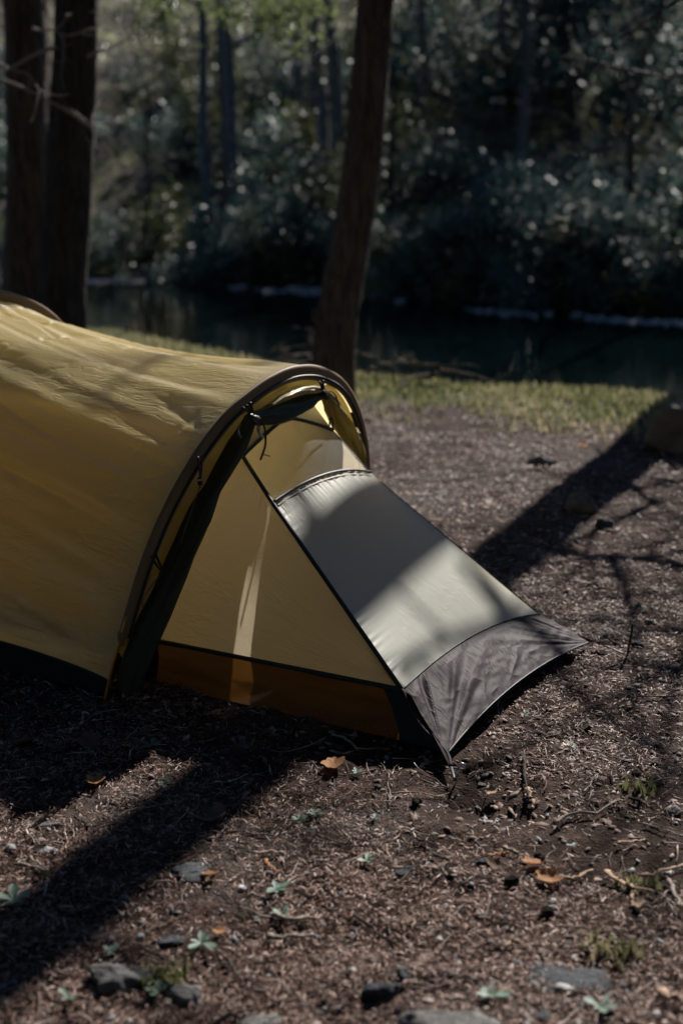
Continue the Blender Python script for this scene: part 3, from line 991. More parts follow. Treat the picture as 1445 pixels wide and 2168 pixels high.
rnd = np.random.default_rng(3)
b0 = np.array([-.048, 8.62, -.03])
cp = rel(b0, [b0, aty(713, 680, 8.62), aty(733, 560, 8.64), aty(762, 400, 8.66), aty(777, 250, 8.68), aty(796, 0, 8.70), (.60, 8.75, 5.0), (.72, 8.9, 8.5), (.9, 9.0, 12)])
make_tree('brown_tree', b0, cp, .116, .05, M['bark'], 'straight brown trunk leaning right behind the tent hoop', limbs=limbs_up(rnd, smooth_path(cp, 60), [8.6, 9.2, 9.8, 10.5, 11.2, 12], 2.5, .05), seed=4, crown=dict(n=8000, spread=.7, size=.24, mat=M['evergreen'], aspect=.5))
b1 = np.array([-1.84, 9.3, -.03])
cp = rel(b1, [b1, aty(131, 660, 9.3), aty(142, 450, 9.32), aty(156, 220, 9.34), aty(163, 0, 9.38), (-1.72, 9.4, 5), (-1.7, 9.4, 9), (-1.6, 9.5, 12)])
lb = [dict(p=np.array(aty(118, 100, 9.2)) - b1, d=(-1, -1.5, -.1), len=.75, r=.014, mat=M['twig'], maxd=2),
      dict(p=np.array(aty(185, 120, 9.2)) - b1, d=(1, -.6, .15), len=.55, r=.009, mat=M['twig'], maxd=2)]
make_tree('dark_tree', b1, cp, .152, .06, M['barkdark'], 'dark ridged trunk, right one of the pair at the left edge', limbs=lb + limbs_up(rnd, smooth_path(cp, 60), [8.8, 9.6, 10.3, 11, 12], 2.5, .05), seed=9, crown=dict(n=8000, spread=.7, size=.24, mat=M['evergreen'], aspect=.5))
b2 = np.array([-2.18, 9.8, -.03])
cp = rel(b2, [b2, aty(58, 620, 9.8), aty(62, 300, 9.8), aty(55, 0, 9.8), (-2.2, 9.8, 5), (-2.3, 9.9, 9), (-2.4, 10, 12)])
lb = [dict(p=np.array(aty(5, 170, 9.1)) - b2, d=(1, -.4, -.45), len=.75, r=.012, mat=M['twig'], maxd=2),
      dict(p=np.array(aty(70, 60, 9.4)) - b2, d=(1, -.8, -.2), len=.55, r=.010, mat=M['twig'], maxd=2)]
make_tree('brown_tree', b2, cp, .165, .06, M['bark'], 'wide brown trunk with pale dead twigs, farthest left', limbs=lb + limbs_up(rnd, smooth_path(cp, 60), [8.8, 9.6, 10.3, 11, 12], 2.5, .05), seed=12, crown=dict(n=8000, spread=.7, size=.24, mat=M['evergreen'], aspect=.5))
# trees beyond the frame edge that throw the long shadows
b3 = np.array([2.62, 9.55, -.1])
cp = rel(b3, [b3, (2.63, 9.55, 1.5), (2.60, 9.55, 3.2), (2.56, 9.6, 6), (2.5, 9.6, 9), (2.4, 9.6, 13)])
make_tree('brown_tree', b3, cp, .185, .05, M['bark'], 'tall brown tree just right of the boulder throwing the long shadow', limbs=limbs_up(rnd, smooth_path(cp, 60), [9, 9.6, 10.2, 11, 11.7, 12.5], 2.5, .05) + [dict(p=np.array([.0, 0, z]), d=(dx, dy, .45), len=1.3, r=.03, maxd=2, curl=.3) for z, dx, dy in ((2.3, 1, -.2), (3.0, .8, .6), (3.7, 1, .1), (4.4, .5, .8), (5.2, -.6, .5), (5.9, .9, .2), (6.4, -.8, -.3))], seed=21, crown=dict(n=8000, spread=.7, size=.24, mat=M['evergreen'], aspect=.5))
b4 = np.array([4.6, 9.2, -.3])
cp = rel(b4, [b4, (4.62, 9.2, 2), (4.7, 9.2, 4), (4.9, 9.3, 7)])
lbs = [dict(p=np.array([.05, 0, z]), d=(-2.4, dy, dz), len=2.3, r=.045, maxd=2, curl=.16) for z, dy, dz in ((1.9, -1.1, .1), (2.5, -1.2, .05), (3.0, -.9, .15), (3.4, -1.3, .1), (2.2, -.4, .2), (2.8, -.2, .0), (3.8, -1.0, -.1), (4.3, -.5, .1), (2.0, -1.9, .3), (3.2, -2.2, .2))] + [dict(p=np.array([.02, 0, z]), d=(math.cos(a), math.sin(a), .35), len=1.8, r=.022, maxd=2) for z, a in ((1.6, 2.8), (2.1, 4.1), (2.6, 3.2), (3.1, 4.6), (3.6, 2.4), (4.3, 3.6))]
make_tree('slender_tree', b4, cp, .055, .02, M['barkgrey'], 'slender bare tree on the near bank right of the frame', limbs=lbs, seed=23)

# ------------------------------------------------------------------ far bank: trees and shrubs
def variants():
    out = []
    for s in range(5):
        rd = np.random.default_rng(100 + s)
        Hh = rd.uniform(9, 14)
        pts = [(0, 0, -.4)]
        x = y = 0.0
        for k in range(1, 7):
            x += rd.normal() * .22; y += rd.normal() * .22
            pts.append((x, y, Hh * k / 6))
        (V, F), P, r = trunk_mesh(.13, .03, pts, None, seg=10, n=26, seed=s, rough=.08)
        tips = []; LV, LF = [], []
        for z in np.linspace(.25, .98, 11):
            k = int(z * 25)
            a = rd.uniform(0, 6.28)
            limb(LV, LF, P[k], (math.cos(a), math.sin(a), .45), Hh * .22 * rd.uniform(.6, 1.2), .035, rd, maxd=1, curl=.4, tips=tips)
        me_t = mesh_data('trunk', V, F, [M['barkgrey'], M['barkdark'], M['bark'], M['barkdark'], M['barkgrey']][s])
        me_b = mesh_data('branches', np.concatenate(LV), LF, [M['barkgrey'], M['barkdark'], M['bark'], M['barkdark'], M['barkgrey']][s])
        me_c = None
        if s in (1, 3):
            V, F, tt = leaf_cloud(np.array(tips), 3000, .38, .12, rd, .45)
            me_c = mesh_data('crown', V, F, M['evergreen'] if s == 1 else M['olive'], False, tint=tt)
        out.append((me_t, me_b, me_c))
    return out


TV = variants()
GT = 'woodland trees on the far slope'
names = ['slender_tree', 'evergreen_tree', 'slender_tree', 'evergreen_tree', 'slender_tree']
tl = ['blurred thin grey bare tree among others on the far slope', 'blurred dark leafy evergreen tree on the far slope', 'blurred brown bare tree among others on the far slope',
      'blurred olive leafy tree on the far slope', 'blurred pale grey bare tree among others on the far slope']


def far_tree(x, y, v, s=1.0, rot=0.0, label=None):
    t = bpy.data.objects.new(names[v], None); link(t)
    t.location = (x, y, float(ground_z(x, y))); t.rotation_euler = (0, 0, rot); t.scale = (s,) * 3
    t['label'] = label or tl[v]; t['category'] = 'tree'; t['group'] = GT
    a, b, c = TV[v]
    obj('trunk', a, t); obj('branches', b, t)
    if c: obj('crown', c, t)


def px_x(u, y):
    return (u - 722.5) / f_px * y * 1.0


special = [(457, 27.6, 0, .95, 'pale grey straight trunk rising from the far bank left of centre'), (478, 28.6, 2, .9, 'dark trunk just right of the pale grey one on the far bank'),
           (828, 26.0, 3, .7, 'dark thin tree right of the central trunk on the far bank'), (1305, 22.6, 2, .62, 'dark forked tree leaning on the right of the far bank'),
           (1130, 31, 4, 1.0, 'upright pale trunk at the top right of the far wood'), (340, 27.8, 2, .5, 'short dark tree at the water edge left of centre'),
           (1400, 22.2, 1, .6, 'dark evergreen at the right edge by the waterline')]
for u, y, v, s, lab in special:
    far_tree(px_x(u, y), y, v, s, rnd.uniform(0, 6), lab)
for i in range(46):
    y = 25.5 + 36 * rnd.random() ** 1.5; x = rnd.uniform(-.30, .30) * y * (1 + (i % 3) * .6)
    if y < np.interp(x, *YF) + 1.5: continue
    far_tree(x, y, [0, 4, 2, 0, 4, 2, 2, 0, 4, 1, 2, 0, 4, 0, 2, 3][i % 16], rnd.uniform(.7, 1.25), rnd.uniform(0, 6))


RC = []  # dense crowns for unseen trees added to cut the sky light
for q in range(2):
    rd = np.random.default_rng(70 + q)
    cc = rd.normal(size=(60, 3)) * np.array([1.3, 1.3, 2.6]) + np.array([0, 0, 6.6])
    V, F, tt = leaf_cloud(cc, 7000, .5, .30, rd, .6)
    RC.append(mesh_data('crown', V, F, M['olive'] if q else M['evergreen'], False, tint=tt))
for i, (x, y, v, s, lab) in enumerate(((-11, 1, 1, 1.0, 'added sky-blocking leafy tree left of the clearing'), (-7, -4, 3, 1.1, 'added sky-blocking leafy tree behind on the left'), (-2, -5, 1, 1.2, 'added sky-blocking leafy tree straight behind the viewer'),
                                      (3.5, -5, 3, 1.1, 'added sky-blocking leafy tree behind on the right'), (9, -1, 1, 1.2, 'added sky-blocking leafy tree right of the clearing'), (11, 3.0, 3, 1.1, 'added sky-blocking leafy tree far right of the clearing'), (-13, 6, 3, 1.2, 'added sky-blocking leafy tree far left of the clearing'), (1, -10, 3, 1.4, 'added sky-blocking tall leafy tree far behind the viewer'),
                                      (-6.5, -10, 1, 1.5, 'added sky-blocking tall leafy tree far behind on the left'), (8, -8, 1, 1.4, 'added sky-blocking tall leafy tree far behind on the right'))):
    t = bpy.data.objects.new('evergreen_tree', None); link(t)
    t.location = (x, y, 0); t.rotation_euler = (0, 0, i * 1.3); t.scale = (s * 1.7, s * 1.7, s)
    t['label'] = lab; t['category'] = 'tree'; t['group'] = 'unseen trees added to block sky light'
    a, b, c = TV[v]
    obj('trunk', a, t); obj('branches', b, t); obj('crown', RC[i % 2], t)


def shrub_variants():
    out = []
    for s in range(6):
        rd = np.random.default_rng(300 + s)
        nb = 16
        cen = rd.normal(size=(nb, 3)) * np.array([.62, .5, .34]) + np.array([0, 0, .85])
        cen[:, 2] = np.abs(cen[:, 2])
        V, F, tt = leaf_cloud(cen, 2300, .20, .12, rd, .38, .5)
        mat = M['olive'] if s in (2, 5) else M['evergreen']
        me = mesh_data('foliage', V, F, mat, False, tint=tt)
        LV, LF = [], []
        for c in cen:
            v, f = tube_arrays(smooth_path([(0, 0, -.1), c * .5 + [0, 0, -.1], c], 6), np.linspace(.03, .008, 6), 5, cap=False)
            o = sum(len(x) for x in LV); LV.append(v); LF.extend([tuple(i + o for i in q) for q in f])
        out.append((me, mesh_data('stems', np.concatenate(LV), LF, M['barkdark']), s in (2, 5)))
    return out


for a in ((630, 500, 26.5, 3.0, 2.6, .5, .09, 'leaning pale log above the far waterline left of the central trunk'), (1060, 300, 33, 5, .6, .5, .10, 'long diagonal log high on the far slope'),
          (960, 560, 26, 2.4, .3, .15, .08, 'low log on the far bank right of the central trunk'), (1290, 520, 24, 2.6, 2.3, .45, .07, 'slanting log on the right far bank'),
          (300, 470, 30, 3, .2, .2, .10, 'pale log lying left on the far slope'), (560, 300, 36, 4, .9, .3, .10, 'distant log left of the central trunk')):
    far_log(*a)
V, F, tt = leaf_cloud(np.random.default_rng(5).normal(size=(90, 3)) * np.array([1.35, 1.0, 1.6]) + np.array([0, 0, 3.2]), 15000, .42, .15, np.random.default_rng(6), .45)
bt_ = bpy.data.objects.new('evergreen_tree', None); link(bt_)
bx = px_x(1215, 29); bt_.location = (bx, 29, float(ground_z(bx, 29)))
bt_['label'] = 'large dark dense evergreen tree at the upper right of the far bank'; bt_['category'] = 'tree'; bt_['group'] = GT
obj('trunk', TV[1][0], bt_); obj('branches', TV[1][1], bt_)
obj('crown', mesh_data('crown', V, F, plain('dark_leaves', (.018, .040, .036), .6, .3, transl=.1), False), bt_)
SV_ = shrub_variants()
GS = 'shrubs covering the far slope'
k = 0
for i in range(620):
    y = 20 + 28 * (i / 620) ** .9 + rnd.uniform(-.6, .6)
    x = rnd.uniform(-.29, .29) * y
    yf = float(np.interp(x, *YF))
    if y < yf - .1: continue
    if fbm(np.array(x * .25), np.array(y * .25), 88, 2) < .0: continue
    if x < -.02 * y and rnd.random() < .25: continue
    if rnd.random() < .35: continue
    if k >= 115: break
    me, st, ol = SV_[rnd.integers(0, 6)]
    t = obj('evergreen_shrub' if not ol else 'olive_shrub', None)
    t.location = (x, y, float(ground_z(x, y)) - .05); t.rotation_euler = (0, 0, rnd.uniform(0, 6.28))
    s = rnd.uniform(.5, 1.05) * (1 + (y - 22) * .016); t.scale = (s, s, s * rnd.uniform(.8, 1.15))
    t['label'] = 'blurred olive shrub on the wooded far slope' if ol else 'blurred dark evergreen shrub with glinting leaves on the far slope'
    t['category'] = 'shrub'; t['group'] = GS
    obj('foliage', me, t); obj('stems', st, t)
    k += 1


for i, (u, dd, sc) in enumerate(((470, .3, .7), (520, .9, .8), (590, .4, .7), (650, 1.2, .8), (250, .6, .7), (330, 1.2, .9), (860, .2, .6), (930, .8, .9), (1000, .3, .7), (1060, 1.1, .9), (1120, .1, .65),
                                    (1180, .7, .8), (1240, .2, .7), (1290, 1.0, .9), (1350, .3, .7), (1410, .8, .85), (1470, .3, .7), (150, .5, .8), (760, .9, .9), (400, .2, .6))):
    x = px_x(u, 24); y = float(np.interp(x, *YF)) + dd; x = px_x(u, y)
    me, st, ol = SV_[i % 6]
    t = obj('evergreen_shrub' if not ol else 'olive_shrub', None, loc=(x, y, float(ground_z(x, y)) - .1), rot=(0, 0, i * 1.7), scale=sc,
            label='blurred low olive shrub hanging over the far waterline' if ol else 'blurred low dark-leaved shrub hanging over the far waterline', cat='shrub', group='shrubs along the far waterline')
    obj('foliage', me, t); obj('stems', st, t)

# low undergrowth on the slope
rd = np.random.default_rng(91)
n = 60000
y = 22 + 34 * rd.random(n) ** 1.3; x = rd.uniform(-.33, .33, n) * y
kk = (fbm(x * .45, y * .45, 71, 3) + .35 * vn(x * 2.2, y * 2.2, 75) > rd.uniform(-.25, .25, n)) & (y > np.interp(x, *YF) - .3)
x, y = x[kk], y[kk]
cc = np.stack([x, y, ground_z(x, y) + rd.random(len(x)) ** 2 * .55], -1)
V, F, tt = leaf_cloud(cc, len(cc), .12, .13, rd, .5, .6)
obj('undergrowth', mesh_data('undergrowth', V, F, M['undergrowth'], False, tint=tt), label='blurred patchy undergrowth and leaf litter on the far slope', cat='undergrowth', kind='stuff')

# spring foliage overhanging at the top centre: limb of a tree left of the frame
b5 = np.array([-5.2, 12.5, -.1])
cp5 = rel(b5, [b5, (-5.1, 12.5, 2.5), (-5.0, 12.5, 5), (-5.1, 12.5, 9)])
t5 = make_tree('spring_tree', b5, cp5, .14, .04, M['bark'], 'tree with fresh green leaves overhanging the river at the top centre', seed=33)
LV, LF, tips = [], [], []
rd = np.random.default_rng(44)
e0 = np.array([-5.05, 12.5, 3.3]) - b5
ctr = smooth_path([e0, np.array([-3.4, 12.4, 3.55]) - b5, np.array(aty(330, 0, 12.3)) - b5 + [0, 0, .12], np.array(aty(470, 30, 12.2)) - b5, np.array(aty(560, 45, 12.1)) - b5], 20)
v, f = tube_arrays(ctr, np.linspace(.05, .008, 20), 8, cap=False)
LV.append(v); LF.extend(f)
for i in range(9, 20):
    for q in range(2):
        limb(LV, LF, ctr[i], (rd.normal() * .8 + .6, rd.normal() * .8, rd.normal() * .35), .55, .008, rd, maxd=1, tips=tips)
obj('branch', mesh_data('branch', np.concatenate(LV), LF, M['bark']), t5)
V, F, tt = leaf_cloud(np.array(tips), 5200, .10, .045, rd, .6)
obj('crown', mesh_data('crown', V, F, M['spring'], False, tint=tt), t5)

# ------------------------------------------------------------------ rocks; pale waterline ones stand in for sky glint
def rock_mesh(name, seed, sx, sy, sz, mat, rough=.22, n=14, flat_top=False):
    rd = np.random.default_rng(seed)
    th = np.linspace(0, np.pi, n)[:, None]; ph = np.linspace(0, 2 * np.pi, 2 * n, endpoint=False)[None]
    D = np.stack([np.sin(th) * np.cos(ph), np.sin(th) * np.sin(ph), np.cos(th) * np.ones_like(ph)], -1)
    r = np.ones(D.shape[:2])
    for k in range(9):   # cut facets
        nn = rd.normal(size=3); nn /= np.linalg.norm(nn); lim = rd.uniform(.50, .82)
        dd = D @ nn
        r = np.where(dd * r > lim, lim / np.maximum(dd, 1e-3), r)
    r = r * (1 + rough * .5 * fbm(D[..., 0] * 2.6 + seed, D[..., 1] * 2.6 + D[..., 2] * 2, seed, 4))
    V = D * r[..., None] * np.array([sx, sy, sz])
    if flat_top: V[..., 2] = np.minimum(V[..., 2], sz * .62)
    V = V.reshape(-1, 3); m = 2 * n
    F = []
    for i in range(n - 1):
        for j in range(m):
            F.append((i * m + j, (i + 1) * m + j, (i + 1) * m + (j + 1) % m, i * m + (j + 1) % m))
    me = mesh_data(name, V, F, mat, True)
    return me


RM = [rock_mesh('stone', 500 + s, .5, .42, .3, M['palestone'], n=9) for s in range(5)]
for i in range(26):
    x = rnd.uniform(-6.5, 6.5)
    y = float(np.interp(x, *YF)) + rnd.uniform(-.9, -.35) + .8 * float(vn(np.array(x * .6), np.array(0.0), 6))
    s = rnd.uniform(.08, .34)
    o = obj('glint_stone', RM[i % 5], loc=(x, y, WATER_Z + .02), rot=(0, 0, rnd.uniform(0, 6)), scale=(s * 1.4, s, s * .5),
            label='blurred pale stone standing in for sky glint along the far waterline', cat='stone', group='pale stones standing in for sky glint on the water')

rd = np.random.default_rng(17); n = 1900  # pale bits in place of ripples that reflect the sky
x = rd.uniform(-7, 7, n)
y = np.interp(x, *YF) + .8 * vn(x * .6, x * 0, 6) + rd.normal(size=n) * .16 - .72 + .6 * vn(x * 1.1, x * 0, 55)
kk = vn(x * .9, x * 0 + 3, 58) + .6 * vn(x * 3.3, x * 0, 59) > rd.uniform(-.1, .5, n)
x, y = x[kk], y[kk]; n = len(x)
sz = rd.uniform(.015, .06, n); a = rd.uniform(0, 6.28, n)
c = np.stack([x, y, np.full(n, WATER_Z) + sz * .1], -1)
ex = np.stack([np.cos(a), np.sin(a), 0 * a], -1) * sz[:, None]; ey = np.stack([-np.sin(a), np.cos(a), 0 * a], -1) * sz[:, None] * .7; up = np.array([0, 0, 1.0]) * (sz * .5)[:, None]
b = [c - ex, c + ey, c + ex, c - ey]
tp = [q * .3 + c * .7 + up for q in b]
i0 = np.arange(n)[:, None] * 8
F = np.concatenate([i0 + q for q in ([4, 5, 6, 7], [0, 4, 7, 3], [1, 5, 4, 0], [2, 6, 5, 1], [3, 7, 6, 2])])[:, ::-1]
obj('glint_gravel', mesh_data('glint_gravel', np.stack(b + tp, 1).reshape(-1, 3), F, M['palestone'], False), label='pale broken line of gravel standing in for sky glint on far ripples', cat='sky glint', kind='stuff')

# ------------------------------------------------------------------ near bank: grass, weeds, brush, boulder
def grass(name, n, region, h, label, seed, lean=.5, tb=0.0):
    rd = np.random.default_rng(seed)
    x, y = region(rd, n)
    n = len(x)
    z = ground_z(x, y)
    a = rd.uniform(0, 6.28, n); hh = h * rd.uniform(.4, 1.3, n); w = .0035 * rd.uniform(.7, 1.6, n) * (1 + y * .08)
    l = rd.uniform(.1, lean, n) * hh
    dx, dy = np.cos(a), np.sin(a)
    px, py = -dy * w, dx * w
    b = np.stack([x, y, z - .005], -1)
    S = np.stack([px, py, px * 0], -1); Ld = np.stack([dx * l, dy * l, hh], -1)
    V = np.stack([b - S, b + S, b + Ld * [.35, .35, .6] + S * .8, b + Ld * [.35, .35, .6] - S * .8, b + Ld], 1).reshape(-1, 3)
    i0 = np.arange(n)[:, None] * 5
    F1 = i0 + np.array([0, 1, 2, 3]); F2_ = i0 + np.array([3, 2, 4, 4])
    F = [tuple(q) for q in F1] + [tuple(q[:3]) for q in F2_]
    t = np.repeat(np.clip(rd.random(n) * .6 + .4 * (vn(x * 2, y * 2, 3) + .5) + tb, 0, 1), 5)
    return obj(name, mesh_data(name, V, F, M['grass'], False, tint=t), label=label, cat='grass', kind='stuff')


def bank_region(rd, n):
    x = rd.uniform(-4.5, 4.5, n); ye = np.interp(x, *YE)
    y = ye + rd.uniform(-1.6, .25, n)
    keep = (vn(x * 1.7, y * 1.7, 12) + .5) * .9 + .5 * vn(x * 6, y * 6, 13) + .8 * (y - (ye - 1.3)) > rd.uniform(.25, 1.3, n)
    return x[keep], y[keep]


grass('bank_grass', 34000, bank_region, .05, 'short green grass along the near river bank', 5, tb=.06)


def tuft_region(rd, n):
    xs_, ys_ = [], []
    for (uu, vv), k in zip([(1345, 1680), (1300, 2020), (345, 2065), (1350, 1870)], [40, 60, 90, 30]):
        p = at(uu, vv)
        xs_.append(p[0] + rd.normal(size=k) * .025); ys_.append(p[1] + rd.normal(size=k) * .02)
    return np.concatenate(xs_), np.concatenate(ys_)


grass('grass_tufts', 1, tuft_region, .035, 'tiny fresh grass tufts on the brown forest floor', 6, tb=-.1)

# dry weeds on the bank above the tent ridge
for (u, v, hgt, lab, sd) in ((330, 705, .42, 'dry branching weed on the bank above the tent ridge', 1), (255, 690, .30, 'small greenish dry weed left of the branching one', 2)):
    p = at(u, v); p[1] -= .1; p[2] = float(ground_z(p[0], p[1]))
    rd = np.random.default_rng(sd); LV, LF = [], []
    for i in range(7):
        limb(LV, LF, (0, 0, 0), (rd.normal() * .45, rd.normal() * .3, 1), hgt * rd.uniform(.7, 1.2), .006, rd, maxd=1, curl=.25)
    obj('dry_weed', mesh_data('dry_weed', np.concatenate(LV), LF, M['drystem'] if sd == 1 else M['olive']), loc=p, label=lab, cat='plant', group='dry weeds on the near bank')

# fallen brush right of the central trunk foot
for i, (u, v, ln, lab) in enumerate(((800, 800, .5, 'grey fallen branch lying right of the central trunk foot'), (655, 785, .32, 'grey fallen branch left of the central trunk foot'),
                                     (930, 815, .5, 'long low driftwood branch on the bank edge'), (770, 775, .45, 'forked dead branch leaning on the bank behind the trunk'))):
    p = at(u, v); p[2] = float(ground_z(p[0], p[1])) + .06
    rd = np.random.default_rng(60 + i); LV, LF = [], []
    for q in range(3):
        limb(LV, LF, (0, 0, .03 * q), (1 if q % 2 else -1, rd.normal() * .5, rd.uniform(-.05, .25)), ln * rd.uniform(.6, 1), .014, rd, maxd=2, curl=.25)
    obj('fallen_branch', mesh_data('fallen_branch', np.concatenate(LV), LF, M['bark']), loc=p, label=lab, cat='branch', group='dead branches on the bank')


def seat(p, dz=0.0):
    p = np.array(p, float); p[2] = float(ground_z(p[0], p[1])) + dz
    return p


bl = obj('boulder', rock_mesh('boulder', 77, .34, .24, .23, M['boulder'], .3, 26), loc=seat(at(1462, 948), .08), rot=(0, .0, .35),
         label='large brown boulder at the right edge on the grass border', cat='boulder')

STONES = [  # u, v, half sizes in m, material, rotation, label
    (1150, 978, .080, .05, .045, 'stone', .1, 'flat grey brick-like stone beyond the tent, near the grass'),
    (1232, 1080, .088, .055, .066, 'stone', -.1, 'blocky grey stone in the tree shadow right of the tent'),
    (1277, 1118, .045, .034, .032, 'slate', .4, 'small dark stone just in front of the blocky one'),
    (862, 1062, .035, .03, .012, 'slate', .2, 'thin flat stone beside the tent front silhouette'),
    (935, 1042, .04, .03, .010, 'stone', .6, 'flat stone lying in soft shade beyond the grey panel'),
    (1285, 1352, .020, .016, .010, 'stone', .2, 'small oval grey pebble left of the upright stake'),
    (1372, 1325, .022, .017, .009, 'stone', .5, 'smooth flat pebble right of the upright stake top'),
    (1347, 1372, .024, .02, .014, 'slate', .1, 'dark rounded pebble touching the upright stake'),
    (1350, 1290, .018, .015, .016, 'boulder', .9, 'knobbly brown pebble up behind the upright stake'),
    (478, 1592, .022, .013, .010, 'slate', .0, 'small dark flat stone at the shadow edge below the tent'),
    (108, 1748, .030, .018, .008, 'stone', .1, 'thin grey flat stone at the lower left, in sun'),
    (95, 1800, .020, .016, .010, 'palestone', .8, 'pale chip of stone at the far lower left'),
    (800, 1665, .010, .010, .006, 'stone', .3, 'tiny stone near the apron tip'),
    (990, 1625, .018, .013, .012, 'clod', .5, 'dark round stone right of the hook stake'),
    (400, 1850, .055, .045, .014, 'slate', .2, 'wide flat stone in the big diagonal shadow'),
    (1020, 1830, .022, .016, .010, 'slate', .2, 'dark blue pebble in the lower middle'),
    (860, 1842, .034, .018, .008, 'slate', .5, 'flat dark stone left of the dark blue pebble'),
    (1345, 1645, .014, .012, .010, 'clod', .1, 'small black pebble on the sunlit right'),
    (1185, 2068, .095, .055, .012, 'slate', -.1, 'large flat slate slab at the lower right'),
    (1195, 2090, .022, .014, .012, 'palestone', .2, 'white pebble on the front rim of the large slate slab'),
    (245, 2068, .055, .048, .028, 'stone', .3, 'rounded grey stone at the bottom left'),
    (300, 2058, .040, .028, .014, 'slate', -.5, 'blue flat stone touching the rounded grey one'),
    (390, 2105, .055, .022, .022, 'stone', -.5, 'long beige stone beside the grass tuft'),
    (296, 1985, .010, .012, .012, 'palestone', .2, 'small white stone left of centre at the bottom'),
    (355, 1990, .034, .022, .008, 'slate', .1, 'flat slate stone right of the small white one'),
    (1425, 1725, .022, .018, .012, 'stone', .4, 'grey pebble at the right edge below the twigs'),
    (810, 2095, .036, .034, .024, 'slate', .4, 'dark angular stone at the lower middle'),
    (853, 2065, .020, .015, .014, 'slate', .9, 'blue pebble right of the dark angular stone'),
    (960, 2165, .10, .05, .030, 'stone', .0, 'broad grey stone cut by the bottom edge'),
    (545, 2160, .045, .03, .012, 'stone', .3, 'half hidden grey stone at the bottom edge left of centre'),
    (1150, 2158, .020, .015, .014, 'slate', .3, 'small slate stone at the bottom right of the broad one'),
    (742, 2052, .012, .010, .008, 'palestone', .3, 'tiny white pebble above the dark angular stone'),
    (1170, 1925, .010, .010, .010, 'palestone', .1, 'white round pebble below the orange leaf cluster'),
    (930, 1980, .012, .01, .007, 'palestone', .1, 'small white pebble in the lower centre'),
    (20, 1800, .014, .014, .010, 'palestone', .0, 'pinkish pebble on the far left in sun'),
    (362, 1755, .009, .009, .008, 'palestone', .0, 'small round pale pebble in the diagonal shadow'),
    (665, 1755, .010, .010, .009, 'palestone', .0, 'round pinkish pebble left of the two leafy seedlings'),
]
for i, (u, v, sx, sy, sz, mt, rz, lab) in enumerate(STONES):
    me = rock_mesh('stone', 900 + i, sx, sy, sz, M[mt], .55, 20 if sx > .03 else 10, flat_top=sz < sx * .4)
    obj('stone', me, loc=seat(at(u, v), sz * .12 + .002), rot=(rnd.uniform(-.08, .08), rnd.uniform(-.08, .08), rz), label=lab, cat='stone', group='stones on the forest floor')

